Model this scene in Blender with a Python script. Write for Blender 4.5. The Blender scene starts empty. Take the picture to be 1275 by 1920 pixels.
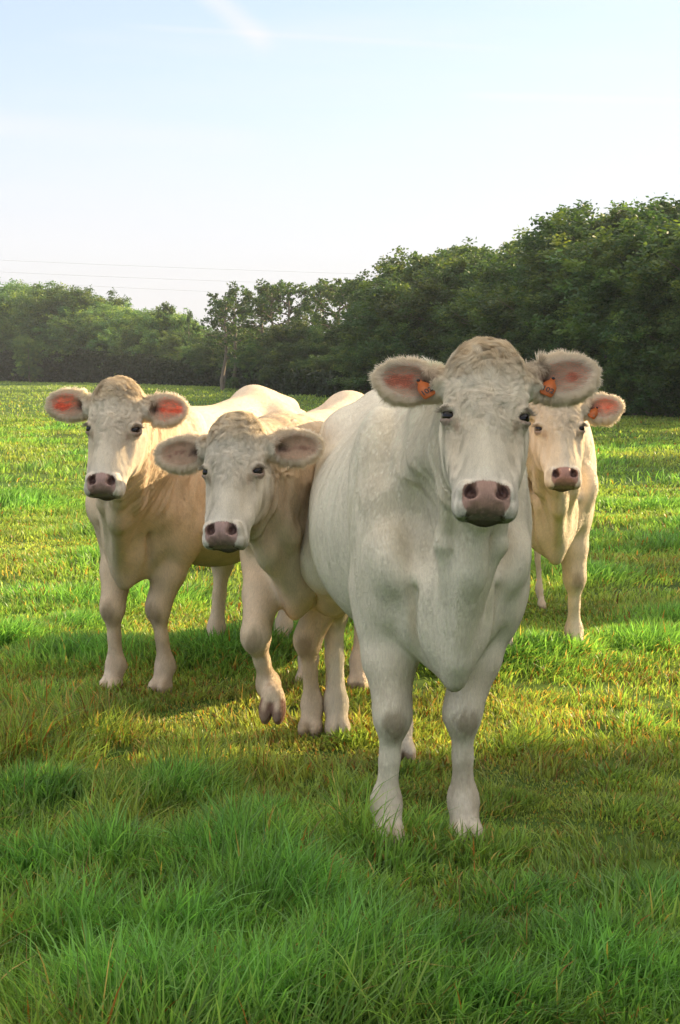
import bpy, math, random
import numpy as np
from math import radians, sin, cos, pi, tan, atan2, sqrt
from mathutils import Vector, Matrix

PARTS = {'cows', 'meadow', 'woods', 'haze'}
COWS = (0, 1, 2, 3)
scene = bpy.context.scene
COL = scene.collection

# ------------------------------------------------------------------ camera
F = 2950.0                      # focal length in pixels of the 1275 x 1920 photograph
PITCH = math.atan(270 / F)      # horizon at y = 690
CAMZ = 1.40
cam_d = bpy.data.cameras.new('camera')
cam = bpy.data.objects.new('camera', cam_d)
COL.objects.link(cam)
cam.location = (0, 0, CAMZ)
cam.rotation_euler = (pi / 2 - PITCH, 0, 0)
cam_d.sensor_fit = 'VERTICAL'
cam_d.sensor_height = 36
cam_d.sensor_width = 24
cam_d.lens = F / 1920 * 36
cam_d.clip_start = 0.05
cam_d.clip_end = 6000
scene.camera = cam

# ------------------------------------------------------------------ light
SUN_EL, SUN_AZ = 21.0, 64.0     # azimuth measured from the view direction towards the right
world = bpy.data.worlds.new('World')
scene.world = world
world.use_nodes = True
wn = world.node_tree.nodes; wl = world.node_tree.links
wn.clear()
sky = wn.new('ShaderNodeTexSky')
sky.sky_type = 'NISHITA'
sky.sun_disc = False
sky.sun_elevation = radians(SUN_EL)
sky.sun_rotation = radians(SUN_AZ)
sky.altitude = 100
sky.air_density = 1.0
sky.dust_density = 1.2
sky.ozone_density = 3.0
tc = wn.new('ShaderNodeTexCoord')
mp = wn.new('ShaderNodeMapping'); mp.inputs['Scale'].default_value = (1.1, 1.1, 9.0)
mp.inputs['Rotation'].default_value = (0, radians(7), 0)
nz = wn.new('ShaderNodeTexNoise'); nz.inputs['Scale'].default_value = 2.2
nz.inputs['Detail'].default_value = 7; nz.inputs['Roughness'].default_value = 0.55
cr = wn.new('ShaderNodeMapRange'); cr.inputs['From Min'].default_value = 0.40; cr.inputs['From Max'].default_value = 0.75
cr.inputs['To Min'].default_value = 0.0; cr.inputs['To Max'].default_value = 0.6
wl.new(tc.outputs['Generated'], mp.inputs['Vector']); wl.new(mp.outputs[0], nz.inputs['Vector'])
wl.new(nz.outputs['Fac'], cr.inputs['Value'])
# thicker veil of thin high cloud near the horizon
sx = wn.new('ShaderNodeSeparateXYZ'); wl.new(tc.outputs['Generated'], sx.inputs[0])
vr = wn.new('ShaderNodeMapRange'); vr.interpolation_type = 'SMOOTHSTEP'
vr.inputs['From Min'].default_value = 0.02; vr.inputs['From Max'].default_value = 0.215
vr.inputs['To Min'].default_value = 0.92; vr.inputs['To Max'].default_value = 0.42
wl.new(sx.outputs['Z'], vr.inputs['Value'])
ad = wn.new('ShaderNodeMath'); ad.operation = 'ADD'; ad.use_clamp = True
wl.new(vr.outputs[0], ad.inputs[1]); ad.inputs[0].default_value = 0
CLOUD = (2.50, 2.44, 2.47, 1)
# a faint dispersing vapour trail at the upper edge: distance to a great circle
def great_circle(d0, d1, width, amount):
    n = Vector(d0).cross(Vector(d1)).normalized()
    dt = wn.new('ShaderNodeVectorMath'); dt.operation = 'DOT_PRODUCT'
    dt.inputs[1].default_value = n
    wl.new(tc.outputs['Generated'], dt.inputs[0])
    ab = wn.new('ShaderNodeMath'); ab.operation = 'ABSOLUTE'; wl.new(dt.outputs['Value'], ab.inputs[0])
    mid = (Vector(d0) + Vector(d1)).normalized()
    half = Vector(d0).angle(Vector(d1)) / 2
    mr = wn.new('ShaderNodeMapRange'); mr.interpolation_type = 'SMOOTHSTEP'
    mr.inputs['From Min'].default_value = 0; mr.inputs['From Max'].default_value = width
    mr.inputs['To Min'].default_value = amount; mr.inputs['To Max'].default_value = 0
    wl.new(ab.outputs[0], mr.inputs['Value'])
    dm = wn.new('ShaderNodeVectorMath'); dm.operation = 'DOT_PRODUCT'; dm.inputs[1].default_value = mid
    wl.new(tc.outputs['Generated'], dm.inputs[0])
    m2 = wn.new('ShaderNodeMapRange'); m2.interpolation_type = 'SMOOTHSTEP'
    m2.inputs['From Min'].default_value = cos(half); m2.inputs['From Max'].default_value = cos(half * 0.6)
    wl.new(dm.outputs['Value'], m2.inputs['Value'])
    mu = wn.new('ShaderNodeMath'); mu.operation = 'MULTIPLY'
    wl.new(mr.outputs[0], mu.inputs[0]); wl.new(m2.outputs[0], mu.inputs[1])
    return mu

HAZE = .0004
# pixel helpers (photograph pixels -> world)
def ray(px, py):
    u = (px - 637.5) / F; v = (960 - py) / F
    return Vector((u, cos(PITCH) + v * sin(PITCH), -sin(PITCH) + v * cos(PITCH)))
def G(px, py, z=0.0):
    r = ray(px, py); t = (z - CAMZ) / r.z
    return Vector((0, 0, CAMZ)) + r * t
def W(px, py, Y):
    r = ray(px, py); return Vector((0, 0, CAMZ)) + r * (Y / r.y)

t1 = great_circle(ray(300, -90).normalized(), ray(520, 100).normalized(), 0.011, 0.6)
t2 = great_circle(ray(180, 45).normalized(), ray(1000, 95).normalized(), 0.003, 0.28)
t3 = great_circle(ray(820, 178).normalized(), ray(1500, 196).normalized(), 0.004, 0.5)
t4 = great_circle(ray(-300, 215).normalized(), ray(560, 275).normalized(), 0.014, 0.35)
acc = cr
for t in (t1, t2, t3, t4):
    a2 = wn.new('ShaderNodeMath'); a2.operation = 'ADD'; a2.use_clamp = True
    wl.new(acc.outputs[0], a2.inputs[0]); wl.new(t.outputs[0], a2.inputs[1]); acc = a2
mx = wn.new('ShaderNodeMixRGB'); mx.inputs['Color2'].default_value = CLOUD
wl.new(ad.outputs[0], mx.inputs['Fac']); 
tint = wn.new('ShaderNodeMixRGB'); tint.blend_type = 'MULTIPLY'; tint.inputs['Fac'].default_value = 1; tint.inputs['Color2'].default_value = (.79, .76, .82, 1)
wl.new(sky.outputs[0], tint.inputs['Color1']); wl.new(tint.outputs[0], mx.inputs['Color1'])
mxt = wn.new('ShaderNodeMixRGB'); mxt.inputs['Color2'].default_value = (2.62, 2.66, 2.78, 1)
wl.new(acc.outputs[0], mxt.inputs['Fac']); wl.new(mx.outputs[0], mxt.inputs['Color1']); mx = mxt
# added fill light: bright warm overcast towards the zenith, unseen above the frame
hv = wn.new('ShaderNodeMapRange'); hv.interpolation_type = 'SMOOTHSTEP'
hv.inputs['From Min'].default_value = 0.24; hv.inputs['From Max'].default_value = 0.75; hv.inputs['To Max'].default_value = 0.9
wl.new(sx.outputs['Z'], hv.inputs['Value'])
mx2 = wn.new('ShaderNodeMixRGB'); mx2.inputs['Color2'].default_value = (4.3, 3.95, 3.45, 1)
wl.new(hv.outputs[0], mx2.inputs['Fac']); wl.new(mx.outputs[0], mx2.inputs['Color1']); mx = mx2
bg = wn.new('ShaderNodeBackground'); bg.inputs['Strength'].default_value = 0.15
wo = wn.new('ShaderNodeOutputWorld')
wl.new(mx.outputs[0], bg.inputs['Color']); wl.new(bg.outputs[0], wo.inputs['Surface'])

sun_d = bpy.data.lights.new('sun', 'SUN')
sun = bpy.data.objects.new('sun', sun_d); COL.objects.link(sun)
sun_d.energy = 4.8
sun_d.angle = radians(0.6)
sun_d.color = (1.0, 0.76, 0.46)
SUNDIR = Vector((sin(radians(SUN_AZ)) * cos(radians(SUN_EL)), cos(radians(SUN_AZ)) * cos(radians(SUN_EL)), sin(radians(SUN_EL))))
sun.rotation_euler = (-SUNDIR).to_track_quat('-Z', 'Y').to_euler()
sun.location = (30, 10, 20)

scene.view_settings.view_transform = 'Standard'
scene.view_settings.look = 'None'
scene.view_settings.exposure = 1.27
scene.view_settings.gamma = 1
scene.view_settings.use_curve_mapping = False
scene.cycles.max_bounces = 8
scene.cycles.diffuse_bounces = 4
scene.cycles.transmission_bounces = 6
scene.cycles.transparent_max_bounces = 8
scene.cycles.volume_bounces = 0
scene.cycles.use_denoising = True
scene.cycles_curves.shape = 'RIBBONS'
scene.cycles_curves.subdivisions = 2

# ------------------------------------------------------------------ helpers
rng = np.random.default_rng(7)

def _hash(ix, iy, iz, seed):
    h = (ix.astype(np.int64) * 374761393 + iy.astype(np.int64) * 668265263 + iz.astype(np.int64) * 2147483647 + seed * 974711) & 0xffffffff
    h = ((h ^ (h >> 13)) * 1274126177) & 0xffffffff
    h = ((h ^ (h >> 16)) * 2246822519) & 0xffffffff
    return ((h ^ (h >> 15)) & 0xffff) / 32767.5 - 1.0
def vnoise(p, seed=0):
    p = np.asarray(p, float); i = np.floor(p).astype(np.int64); f = p - i; f = f * f * (3 - 2 * f)
    x, y, z = i[:, 0], i[:, 1], i[:, 2]; fx, fy, fz = f[:, 0], f[:, 1], f[:, 2]
    def L(a, b, t): return a + (b - a) * t
    return L(L(L(_hash(x, y, z, seed), _hash(x + 1, y, z, seed), fx), L(_hash(x, y + 1, z, seed), _hash(x + 1, y + 1, z, seed), fx), fy),
             L(L(_hash(x, y, z + 1, seed), _hash(x + 1, y, z + 1, seed), fx), L(_hash(x, y + 1, z + 1, seed), _hash(x + 1, y + 1, z + 1, seed), fx), fy), fz)
def fbm(p, seed=0, o=3):
    s = 0; a = 1; t = 0
    for k in range(o):
        s = s + a * vnoise(np.asarray(p) * (2.03 ** k) + k * 13.7, seed + k); t += a; a *= 0.5
    return s / t
def n2(x, y, f, seed=0, o=3):
    return fbm(np.stack([x * f, y * f, np.full_like(x, 0.37)], 1), seed, o)
def sstep(a, b, x):
    t = np.clip((x - a) / (b - a), 0, 1); return t * t * (3 - 2 * t)
def unit(v, axis=-1):
    return v / np.maximum(np.linalg.norm(v, axis=axis, keepdims=True), 1e-9)

def mesh_from(name, verts, sizes, loops, mat=None, cols=None, smooth=False, attrs=None):
    """fast mesh: verts (n,3), sizes = verts of each face, loops = flat indices"""
    me = bpy.data.meshes.new(name)
    me.vertices.add(len(verts)); me.vertices.foreach_set('co', np.ascontiguousarray(verts, np.float32).ravel())
    me.loops.add(len(loops)); me.loops.foreach_set('vertex_index', np.ascontiguousarray(loops, np.int32).ravel())
    sizes = np.asarray(sizes, np.int32)
    st = np.concatenate([[0], np.cumsum(sizes)[:-1]]).astype(np.int32)
    me.polygons.add(len(sizes)); me.polygons.foreach_set('loop_start', st)
    try: me.polygons.foreach_set('loop_total', sizes)
    except Exception: pass
    me.update(calc_edges=True)
    if cols is not None:
        a = me.color_attributes.new('col', 'FLOAT_COLOR', 'POINT')
        c4 = np.ones((len(verts), 4), np.float32); c4[:, :3] = cols
        a.data.foreach_set('color', c4.ravel())
    for k, v in (attrs or {}).items():
        a = me.attributes.new(k, 'FLOAT', 'POINT'); a.data.foreach_set('value', np.ascontiguousarray(v, np.float32))
    if smooth: me.polygons.foreach_set('use_smooth', np.ones(len(sizes), bool))
    if mat: me.materials.append(mat)
    return me

def link(name, data, parent=None, loc=None):
    o = bpy.data.objects.new(name, data); COL.objects.link(o)
    if parent is not None: o.parent = parent
    if loc is not None: o.location = loc
    return o
def tag(o, label=None, cat=None, group=None, kind=None):
    if label: o['label'] = label
    if cat: o['category'] = cat
    if group: o['group'] = group
    if kind: o['kind'] = kind
    return o

def new_mat(name):
    m = bpy.data.materials.new(name); m.use_nodes = True; m.node_tree.nodes.clear(); return m, m.node_tree.nodes, m.node_tree.links

def leafy_mat(name, transl=0.45, rough=0.55, spec=0.25, obj_var=0.0, tcol=(1.25, 1.15, 0.55)):
    m, n, l = new_mat(name)
    at = n.new('ShaderNodeAttribute'); at.attribute_name = 'col'
    src = at.outputs['Color']
    if obj_var > 0:
        oi = n.new('ShaderNodeObjectInfo')
        hs = n.new('ShaderNodeHueSaturation')
        mr = n.new('ShaderNodeMapRange'); mr.inputs['To Min'].default_value = 1 - obj_var; mr.inputs['To Max'].default_value = 1 + obj_var
        mh = n.new('ShaderNodeMapRange'); mh.inputs['To Min'].default_value = 0.485; mh.inputs['To Max'].default_value = 0.52
        mm = n.new('ShaderNodeMath'); mm.operation = 'FRACT'
        m3 = n.new('ShaderNodeMath'); m3.operation = 'MULTIPLY'; m3.inputs[1].default_value = 7.31
        l.new(oi.outputs['Random'], mr.inputs['Value']); l.new(oi.outputs['Random'], m3.inputs[0]); l.new(m3.outputs[0], mm.inputs[0])
        l.new(mm.outputs[0], mh.inputs['Value'])
        l.new(src, hs.inputs['Color']); l.new(mr.outputs[0], hs.inputs['Value']); l.new(mh.outputs[0], hs.inputs['Hue'])
        src = hs.outputs[0]
    p = n.new('ShaderNodeBsdfPrincipled'); p.inputs['Roughness'].default_value = rough
    p.inputs['Specular IOR Level'].default_value = spec
    l.new(src, p.inputs['Base Color'])
    t = n.new('ShaderNodeBsdfTranslucent')
    mu = n.new('ShaderNodeMixRGB'); mu.blend_type = 'MULTIPLY'; mu.inputs['Fac'].default_value = 1; mu.inputs['Color2'].default_value = (*tcol, 1)
    l.new(src, mu.inputs['Color1']); l.new(mu.outputs[0], t.inputs['Color'])
    mix = n.new('ShaderNodeMixShader'); mix.inputs[0].default_value = transl
    o = n.new('ShaderNodeOutputMaterial')
    l.new(p.outputs[0], mix.inputs[1]); l.new(t.outputs[0], mix.inputs[2]); l.new(mix.outputs[0], o.inputs['Surface'])
    return m

# ================================================================== MEADOW
def ground_h(x, y):
    r = np.sqrt(x * x + (y - 5) ** 2)
    a = 0.028 + 0.04 * sstep(8, 30, r)
    h = a * n2(x, y, 0.9, 3, 3) + 0.10 * sstep(12, 60, r) * n2(x, y, 0.07, 5, 2)
    return h

# tall tussocks of the foreground: pixel x, y of the base, radius m, height m
TUSS = [(420, 1640, .30, .20), (560, 1720, .28, .17), (330, 1500, .22, .14), (60, 1500, .24, .13), (640, 1850, .26, .15), (450, 1900, .30, .16),
        (180, 1760, .26, .10), (250, 1880, .30, .13), (60, 1640, .22, .10), (500, 1560, .24, .12), (820, 1800, .25, .10), (1150, 1850, .3, .14),
        (1010, 1700, .22, .08), (1230, 1700, .22, .09), (900, 1900, .25, .12), (350, 1780, .22, .14), (1090, 1790, .2, .10), (200, 1620, .2, .12)]

FEET = [(728, 1592), (872, 1588), (752, 1430), (632, 1386), (583, 1384), (672, 1296), (575, 1290), (303, 1304), (210, 1302), (525, 1220), (398, 1226), (1058, 1232), (925, 1238), (1005, 1148)]
def build_meadow():
    # soil sheet to the horizon
    xs = np.concatenate([-np.geomspace(3000, 3, 60), np.linspace(-2.9, 2.9, 60), np.geomspace(3, 3000, 60)])
    ys = np.concatenate([-np.geomspace(600, 1, 20), np.linspace(-.9, 14, 150), np.geomspace(14.3, 4000, 130)])
    X, Y = np.meshgrid(xs, ys, indexing='ij'); x, y = X.ravel(), Y.ravel()
    z = ground_h(x, y) - 0.004
    V = np.stack([x, y, z], 1); nx, ny = len(xs), len(ys)
    i = (np.arange(nx - 1)[:, None] * ny + np.arange(ny - 1)[None]).ravel()
    Q = np.stack([i, i + ny, i + ny + 1, i + 1], 1)
    m, n, l = new_mat('soil_and_turf')
    geo = n.new('ShaderNodeNewGeometry')
    a = n.new('ShaderNodeTexNoise'); a.inputs['Scale'].default_value = 1.3; a.inputs['Detail'].default_value = 9; a.inputs['Roughness'].default_value = .68
    b = n.new('ShaderNodeTexNoise'); b.inputs['Scale'].default_value = 0.12; b.inputs['Detail'].default_value = 5
    l.new(geo.outputs['Position'], a.inputs['Vector']); l.new(geo.outputs['Position'], b.inputs['Vector'])
    r1 = n.new('ShaderNodeValToRGB'); e = r1.color_ramp.elements
    e[0].position = .30; e[0].color = (.03, .055, .014, 1); e[1].position = .70; e[1].color = (.12, .20, .04, 1)
    e2 = r1.color_ramp.elements.new(.52); e2.color = (.07, .12, .026, 1)
    r2 = n.new('ShaderNodeValToRGB'); e = r2.color_ramp.elements
    e[0].position = .35; e[0].color = (.75, .95, .8, 1); e[1].position = .68; e[1].color = (1.25, 1.05, .8, 1)
    mu = n.new('ShaderNodeMixRGB'); mu.blend_type = 'MULTIPLY'; mu.inputs['Fac'].default_value = 1
    l.new(a.outputs['Fac'], r1.inputs[0]); l.new(b.outputs['Fac'], r2.inputs[0]); l.new(r1.outputs[0], mu.inputs[1]); l.new(r2.outputs[0], mu.inputs[2])
    p = n.new('ShaderNodeBsdfPrincipled'); p.inputs['Roughness'].default_value = .95; p.inputs['Specular IOR Level'].default_value = .1
    bp = n.new('ShaderNodeBump'); bp.inputs['Strength'].default_value = .6; bp.inputs['Distance'].default_value = .05
    l.new(a.outputs['Fac'], bp.inputs['Height']); l.new(bp.outputs[0], p.inputs['Normal'])
    o = n.new('ShaderNodeOutputMaterial'); l.new(mu.outputs[0], p.inputs['Base Color']); l.new(p.outputs[0], o.inputs['Surface'])
    gm = mesh_from('ground', V, np.full(len(Q), 4), Q.ravel(), m, smooth=True)
    tag(link('ground', gm), kind='structure')

    # blades
    tc_ = []
    for px, py, r, h in TUSS:
        g = G(px, py); tc_.append((g.x, g.y, r, h))
    # random small tussocks over the field
    R = np.random.default_rng(11)
    for _ in range(260):
        yy = R.uniform(2.8, 12); xx = R.uniform(-.5 * yy * .45 - 1.2, .5 * yy * .45 + 1.2)
        tc_.append((xx, yy, R.uniform(.08, .2), R.uniform(.015, .05)))
    for _ in range(270):
        yy = R.uniform(7.5, 38); xx = R.uniform(-1, 1) * (yy * .24 + 1)
        tc_.append((xx, yy, R.uniform(.25, .7), R.uniform(.06, .16)))
    T = np.array(tc_)
    roots = []
    def scatter(n, y0, y1, wfac, pad, powr=1.0):
        u = R.random(n) ** powr
        yy = y0 + (y1 - y0) * u; hw = wfac * yy + pad
        # weight by width
        keep = R.random(n) < hw / (wfac * y1 + pad)
        yy, hw = yy[keep], hw[keep]
        return (R.uniform(-1, 1, len(yy)) * hw), yy
    bands = [(150000, 2.6, 5.2, .25, .7, 1), (270000, 5.0, 9.0, .25, .8, 1), (300000, 8.8, 18, .25, 1.2, 1), (230000, 17.5, 45, .25, 2, 1.2), (150000, 44, 175, .25, 4, 1.3)]
    Xs, Ys, Wd, Hh = [], [], [], []
    for bi, (n_, y0, y1, wf, pd, pw) in enumerate(bands):
        x, y = scatter(n_, y0, y1, wf, pd, pw)
        # clumped distribution: thin out by noise
        k = R.random(len(x)) < np.clip(.60 + 1.1 * n2(x, y, [9, 6, 3, 1.2, .4][bi], 21, 2), .05, 1)
        x, y = x[k], y[k]
        Xs.append(x); Ys.append(y)
        Wd.append(np.maximum(.0028, .00047 * y) * R.uniform(.5, 1.35, len(x)))
        Hh.append(np.maximum(.0, .0012 * np.minimum(y, 60)) + R.uniform(.018, .05, len(x)))
    x = np.concatenate(Xs); y = np.concatenate(Ys); wd = np.concatenate(Wd); hh = np.concatenate(Hh)
    # long arching blades in ragged clumps near the camera
    k_ = 60000; y2 = R.uniform(2.6, 6.5, k_); x2 = R.uniform(-1, 1, k_) * (.25 * y2 + .5)
    cl_ = n2(x2, y2, 4.3, 121, 3) * 1.3 + .22 * (x2 < .3 * (5 - y2) - .3) - .12 * (y2 > 4.6)
    kk = cl_ > .16; x2, y2, cl_ = x2[kk], y2[kk], cl_[kk]
    x = np.concatenate([x, x2]); y = np.concatenate([y, y2]); wd = np.concatenate([wd, R.uniform(.0018, .0034, len(x2))])
    hh = np.concatenate([hh, (.05 + .13 * np.clip(cl_, 0, .6) / .6) * R.uniform(.5, 1.3, len(x2))])
    feet = np.array([G(px, py)[:2] for px, py in FEET])
    fa = np.repeat(feet, 1100, 0); k_ = len(fa); ph = R.uniform(0, 2 * pi, k_); rr_ = .20 * np.sqrt(R.random(k_)); n0 = len(x)
    x = np.concatenate([x, fa[:, 0] + rr_ * np.cos(ph)]); y = np.concatenate([y, fa[:, 1] + rr_ * np.sin(ph)])
    wd = np.concatenate([wd, np.maximum(.0024, .00075 * fa[:, 1]) * R.uniform(.6, 1.2, k_)]); hh = np.concatenate([hh, R.uniform(.035, .09, k_)])
    N = len(x)
    patch = n2(x, y, 1.6, 31, 3)           # tall / short patches
    hh = hh * np.clip(1 + 1.5 * patch, .25, 2.6)
    lean = np.stack([n2(x, y, 2.2, 41, 2), n2(x, y, 2.2, 43, 2)], 1) * 1.2
    lush = np.zeros(N)
    for (tx, ty, tr, th) in T:
        near = np.abs(y - ty) < tr * 1.7
        idx = np.nonzero(near & (np.abs(x - tx) < tr * 1.7))[0]
        if not len(idx): continue
        d = np.stack([x[idx] - tx, y[idx] - ty], 1); rr = np.linalg.norm(d, axis=1) / tr
        w = np.exp(-rr ** 2 * 1.3)
        hh[idx] = np.maximum(hh[idx], hh[idx] * .6 + th * w * R.uniform(.55, 1.15, len(idx)))
        lean[idx] = lean[idx] * (1 - w[:, None]) * .7 + w[:, None] * (d / tr * 1.2 + np.array([.25, -.35]))
        lush[idx] = np.maximum(lush[idx], w * min(1, th / .09))
    lean += R.normal(0, .5, (N, 2))
    ang = R.uniform(0, 2 * pi, N)
    side = np.stack([np.cos(ang), np.sin(ang), np.zeros(N)], 1)
    ld = np.concatenate([lean, np.zeros((N, 1))], 1)
    z0 = ground_h(x, y) - .003
    root = np.stack([x, y, z0], 1)
    up = np.array([0, 0, 1.])
    L = hh[:, None]
    def pt(t): 
        # bends over with t^2
        bend = ld * (t ** 1.8) * .75
        v = up * t * (1 - .28 * t * np.minimum(np.linalg.norm(ld, axis=1, keepdims=True), 1.4)) + bend
        return root + v * L
    ts = [0, .38, .74, 1]; ws = [.8, 1, .65, 0]
    P = [pt(t) for t in ts]
    V = np.empty((N, 7, 3), np.float32)
    for k in range(3):
        V[:, 2 * k] = P[k] - side * (wd * ws[k])[:, None]; V[:, 2 * k + 1] = P[k] + side * (wd * ws[k])[:, None]
    V[:, 6] = P[3]
    base = (np.arange(N) * 7)[:, None]
    pat = np.array([0, 1, 3, 2, 2, 3, 5, 4, 4, 5, 6])
    loops = (base + pat).ravel(); sizes = np.tile([4, 4, 3], N)
    # colour: deep green, blue green in tussocks, yellow green and straw in grazed parts
    hueN = n2(x, y, .8, 51, 3); h2 = n2(x, y, 3.3, 55, 2)
    g1 = np.array([.195, .32, .075]); g2 = np.array([.35, .375, .10]); g3 = np.array([.16, .375, .10]); st = np.array([.46, .32, .11]); rd = np.array([.42, .17, .05])
    c = g1 + (g2 - g1) * np.clip(.45 + .9 * hueN + R.normal(0, .22, N), 0, 1)[:, None]
    c = c + (g3 - c) * (lush * .8)[:, None]
    mid = np.exp(-((y - 6.3) / 1.6) ** 2) * .5 + .25
    pstraw = np.clip((.05 + .28 * np.clip(h2, 0, 1) + .22 * mid) * (.45 + .55 * sstep(5.0, 6.0, y)) * (1 - lush * .9) * (1 - .75 * sstep(9, 18, y)), 0.01, .5)
    isst = R.random(N) < pstraw
    c[isst] = st * R.uniform(.6, 1.3, (isst.sum(), 1)); isr = isst & (R.random(N) < .3)
    c[isr] = rd * R.uniform(.6, 1.3, (isr.sum(), 1))
    c = c * R.uniform(.5, 1.5, (N, 1)) * np.clip(1 + .45 * n2(x, y, 2.4, 61, 2), .6, 1.4)[:, None]
    far = sstep(25, 120, y)[:, None]
    c = c * (1 - far) + (np.array([.25, .33, .10]) * R.uniform(.8, 1.2, (N, 1))) * far
    C = np.repeat(c[:, None], 7, 1)
    C[:, 0:2] *= np.array([1.0, .92, .8])     # paler, drier sheath at the blade's base
    gm = leafy_mat('grass_blade', .5, .42, .35, tcol=(1.25, 1.35, .6))
    me = mesh_from('grass', V.reshape(-1, 3), sizes, loops, gm, C.reshape(-1, 3))
    tag(link('grass', me), 'green pasture grass with taller foreground tussocks', 'grass', kind='stuff')

    # long dry stalks standing or lying among the grass
    n_ = 300
    y = R.uniform(2.9, 8, n_); x = R.uniform(-1, 1, n_) * (.24 * y + .3)
    keep = (R.random(n_) < .4) | ((x < -.1) & (y < 5)); x, y = x[keep], y[keep]
    x = np.concatenate([x, R.uniform(-1.1, -.45, 90)]); y = np.concatenate([y, R.uniform(3.1, 3.9, 90)]); n_ = len(x)
    ln = R.uniform(.08, .24, n_); a = R.uniform(0, 2 * pi, n_); tilt = R.uniform(.25, 1.25, n_)
    d = np.stack([np.cos(a) * np.sin(tilt), np.sin(a) * np.sin(tilt), np.cos(tilt)], 1)
    b = np.stack([x, y, ground_h(x, y) + .01], 1)
    sd = unit(np.cross(d, [0.1, 1, 0.1])) * .0013
    V = np.empty((n_, 8, 3)); sag = np.array([0, 0, -1.]) * (ln * .15)[:, None]
    for k, t in enumerate((0, .35, .7, 1)):
        q = b + d * (ln * t)[:, None] + sag * t * t; V[:, 2 * k] = q - sd * (1 - .6 * t); V[:, 2 * k + 1] = q + sd * (1 - .6 * t)
    pat = np.array([0, 1, 3, 2, 2, 3, 5, 4, 4, 5, 7, 6])
    C = np.repeat((np.array([.27, .16, .07]) * R.uniform(.5, 1.4, (n_, 1)))[:, None], 8, 1)
    me = mesh_from('dry_stalks', V.reshape(-1, 3), np.full(3 * n_, 4), ((np.arange(n_) * 8)[:, None] + pat).ravel(), gm, C.reshape(-1, 3))
    tag(link('dry_stalks', me), 'brown dry grass stalks scattered through the green pasture', 'dry grass', kind='stuff')

# ================================================================== WOODS
def tube(pts, rad, sides=7):
    pts = np.asarray(pts, float); n = len(pts); V = []; 
    d = np.gradient(pts, axis=0); d = unit(d)
    ref = np.array([.31, .95, .02]); a = unit(np.cross(d, ref)); b = np.cross(d, a)
    th = np.linspace(0, 2 * pi, sides, endpoint=False)
    for k in range(n):
        V.append(pts[k] + rad[k] * (np.cos(th)[:, None] * a[k] + np.sin(th)[:, None] * b[k]))
    V = np.concatenate(V); Fc = []
    for k in range(n - 1):
        for s in range(sides):
            s2 = (s + 1) % sides; Fc.append((k * sides + s, k * sides + s2, (k + 1) * sides + s2, (k + 1) * sides + s))
    return V, np.array(Fc)
def join_tubes(lst):
    off = 0; Vs = []; Fs = []
    for V, Fc in lst: Vs.append(V); Fs.append(Fc + off); off += len(V)
    return np.concatenate(Vs), np.concatenate(Fs)

def leaf_quads(cent, size, R, upbias=.3):
    n = len(cent)
    a = unit(R.normal(0, 1, (n, 3)) * np.array([1, 1, .6])); nn = unit(R.normal(0, 1, (n, 3)) + np.array([0, 0, upbias]))
    b = unit(np.cross(a, nn)); a = unit(np.cross(nn, b))
    s = (size * R.uniform(.6, 1.3, n))[:, None]
    V = np.empty((n, 4, 3)); V[:, 0] = cent - a * s; V[:, 1] = cent - b * s * .55; V[:, 2] = cent + a * s; V[:, 3] = cent + b * s * .55
    return V.reshape(-1, 3)

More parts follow.
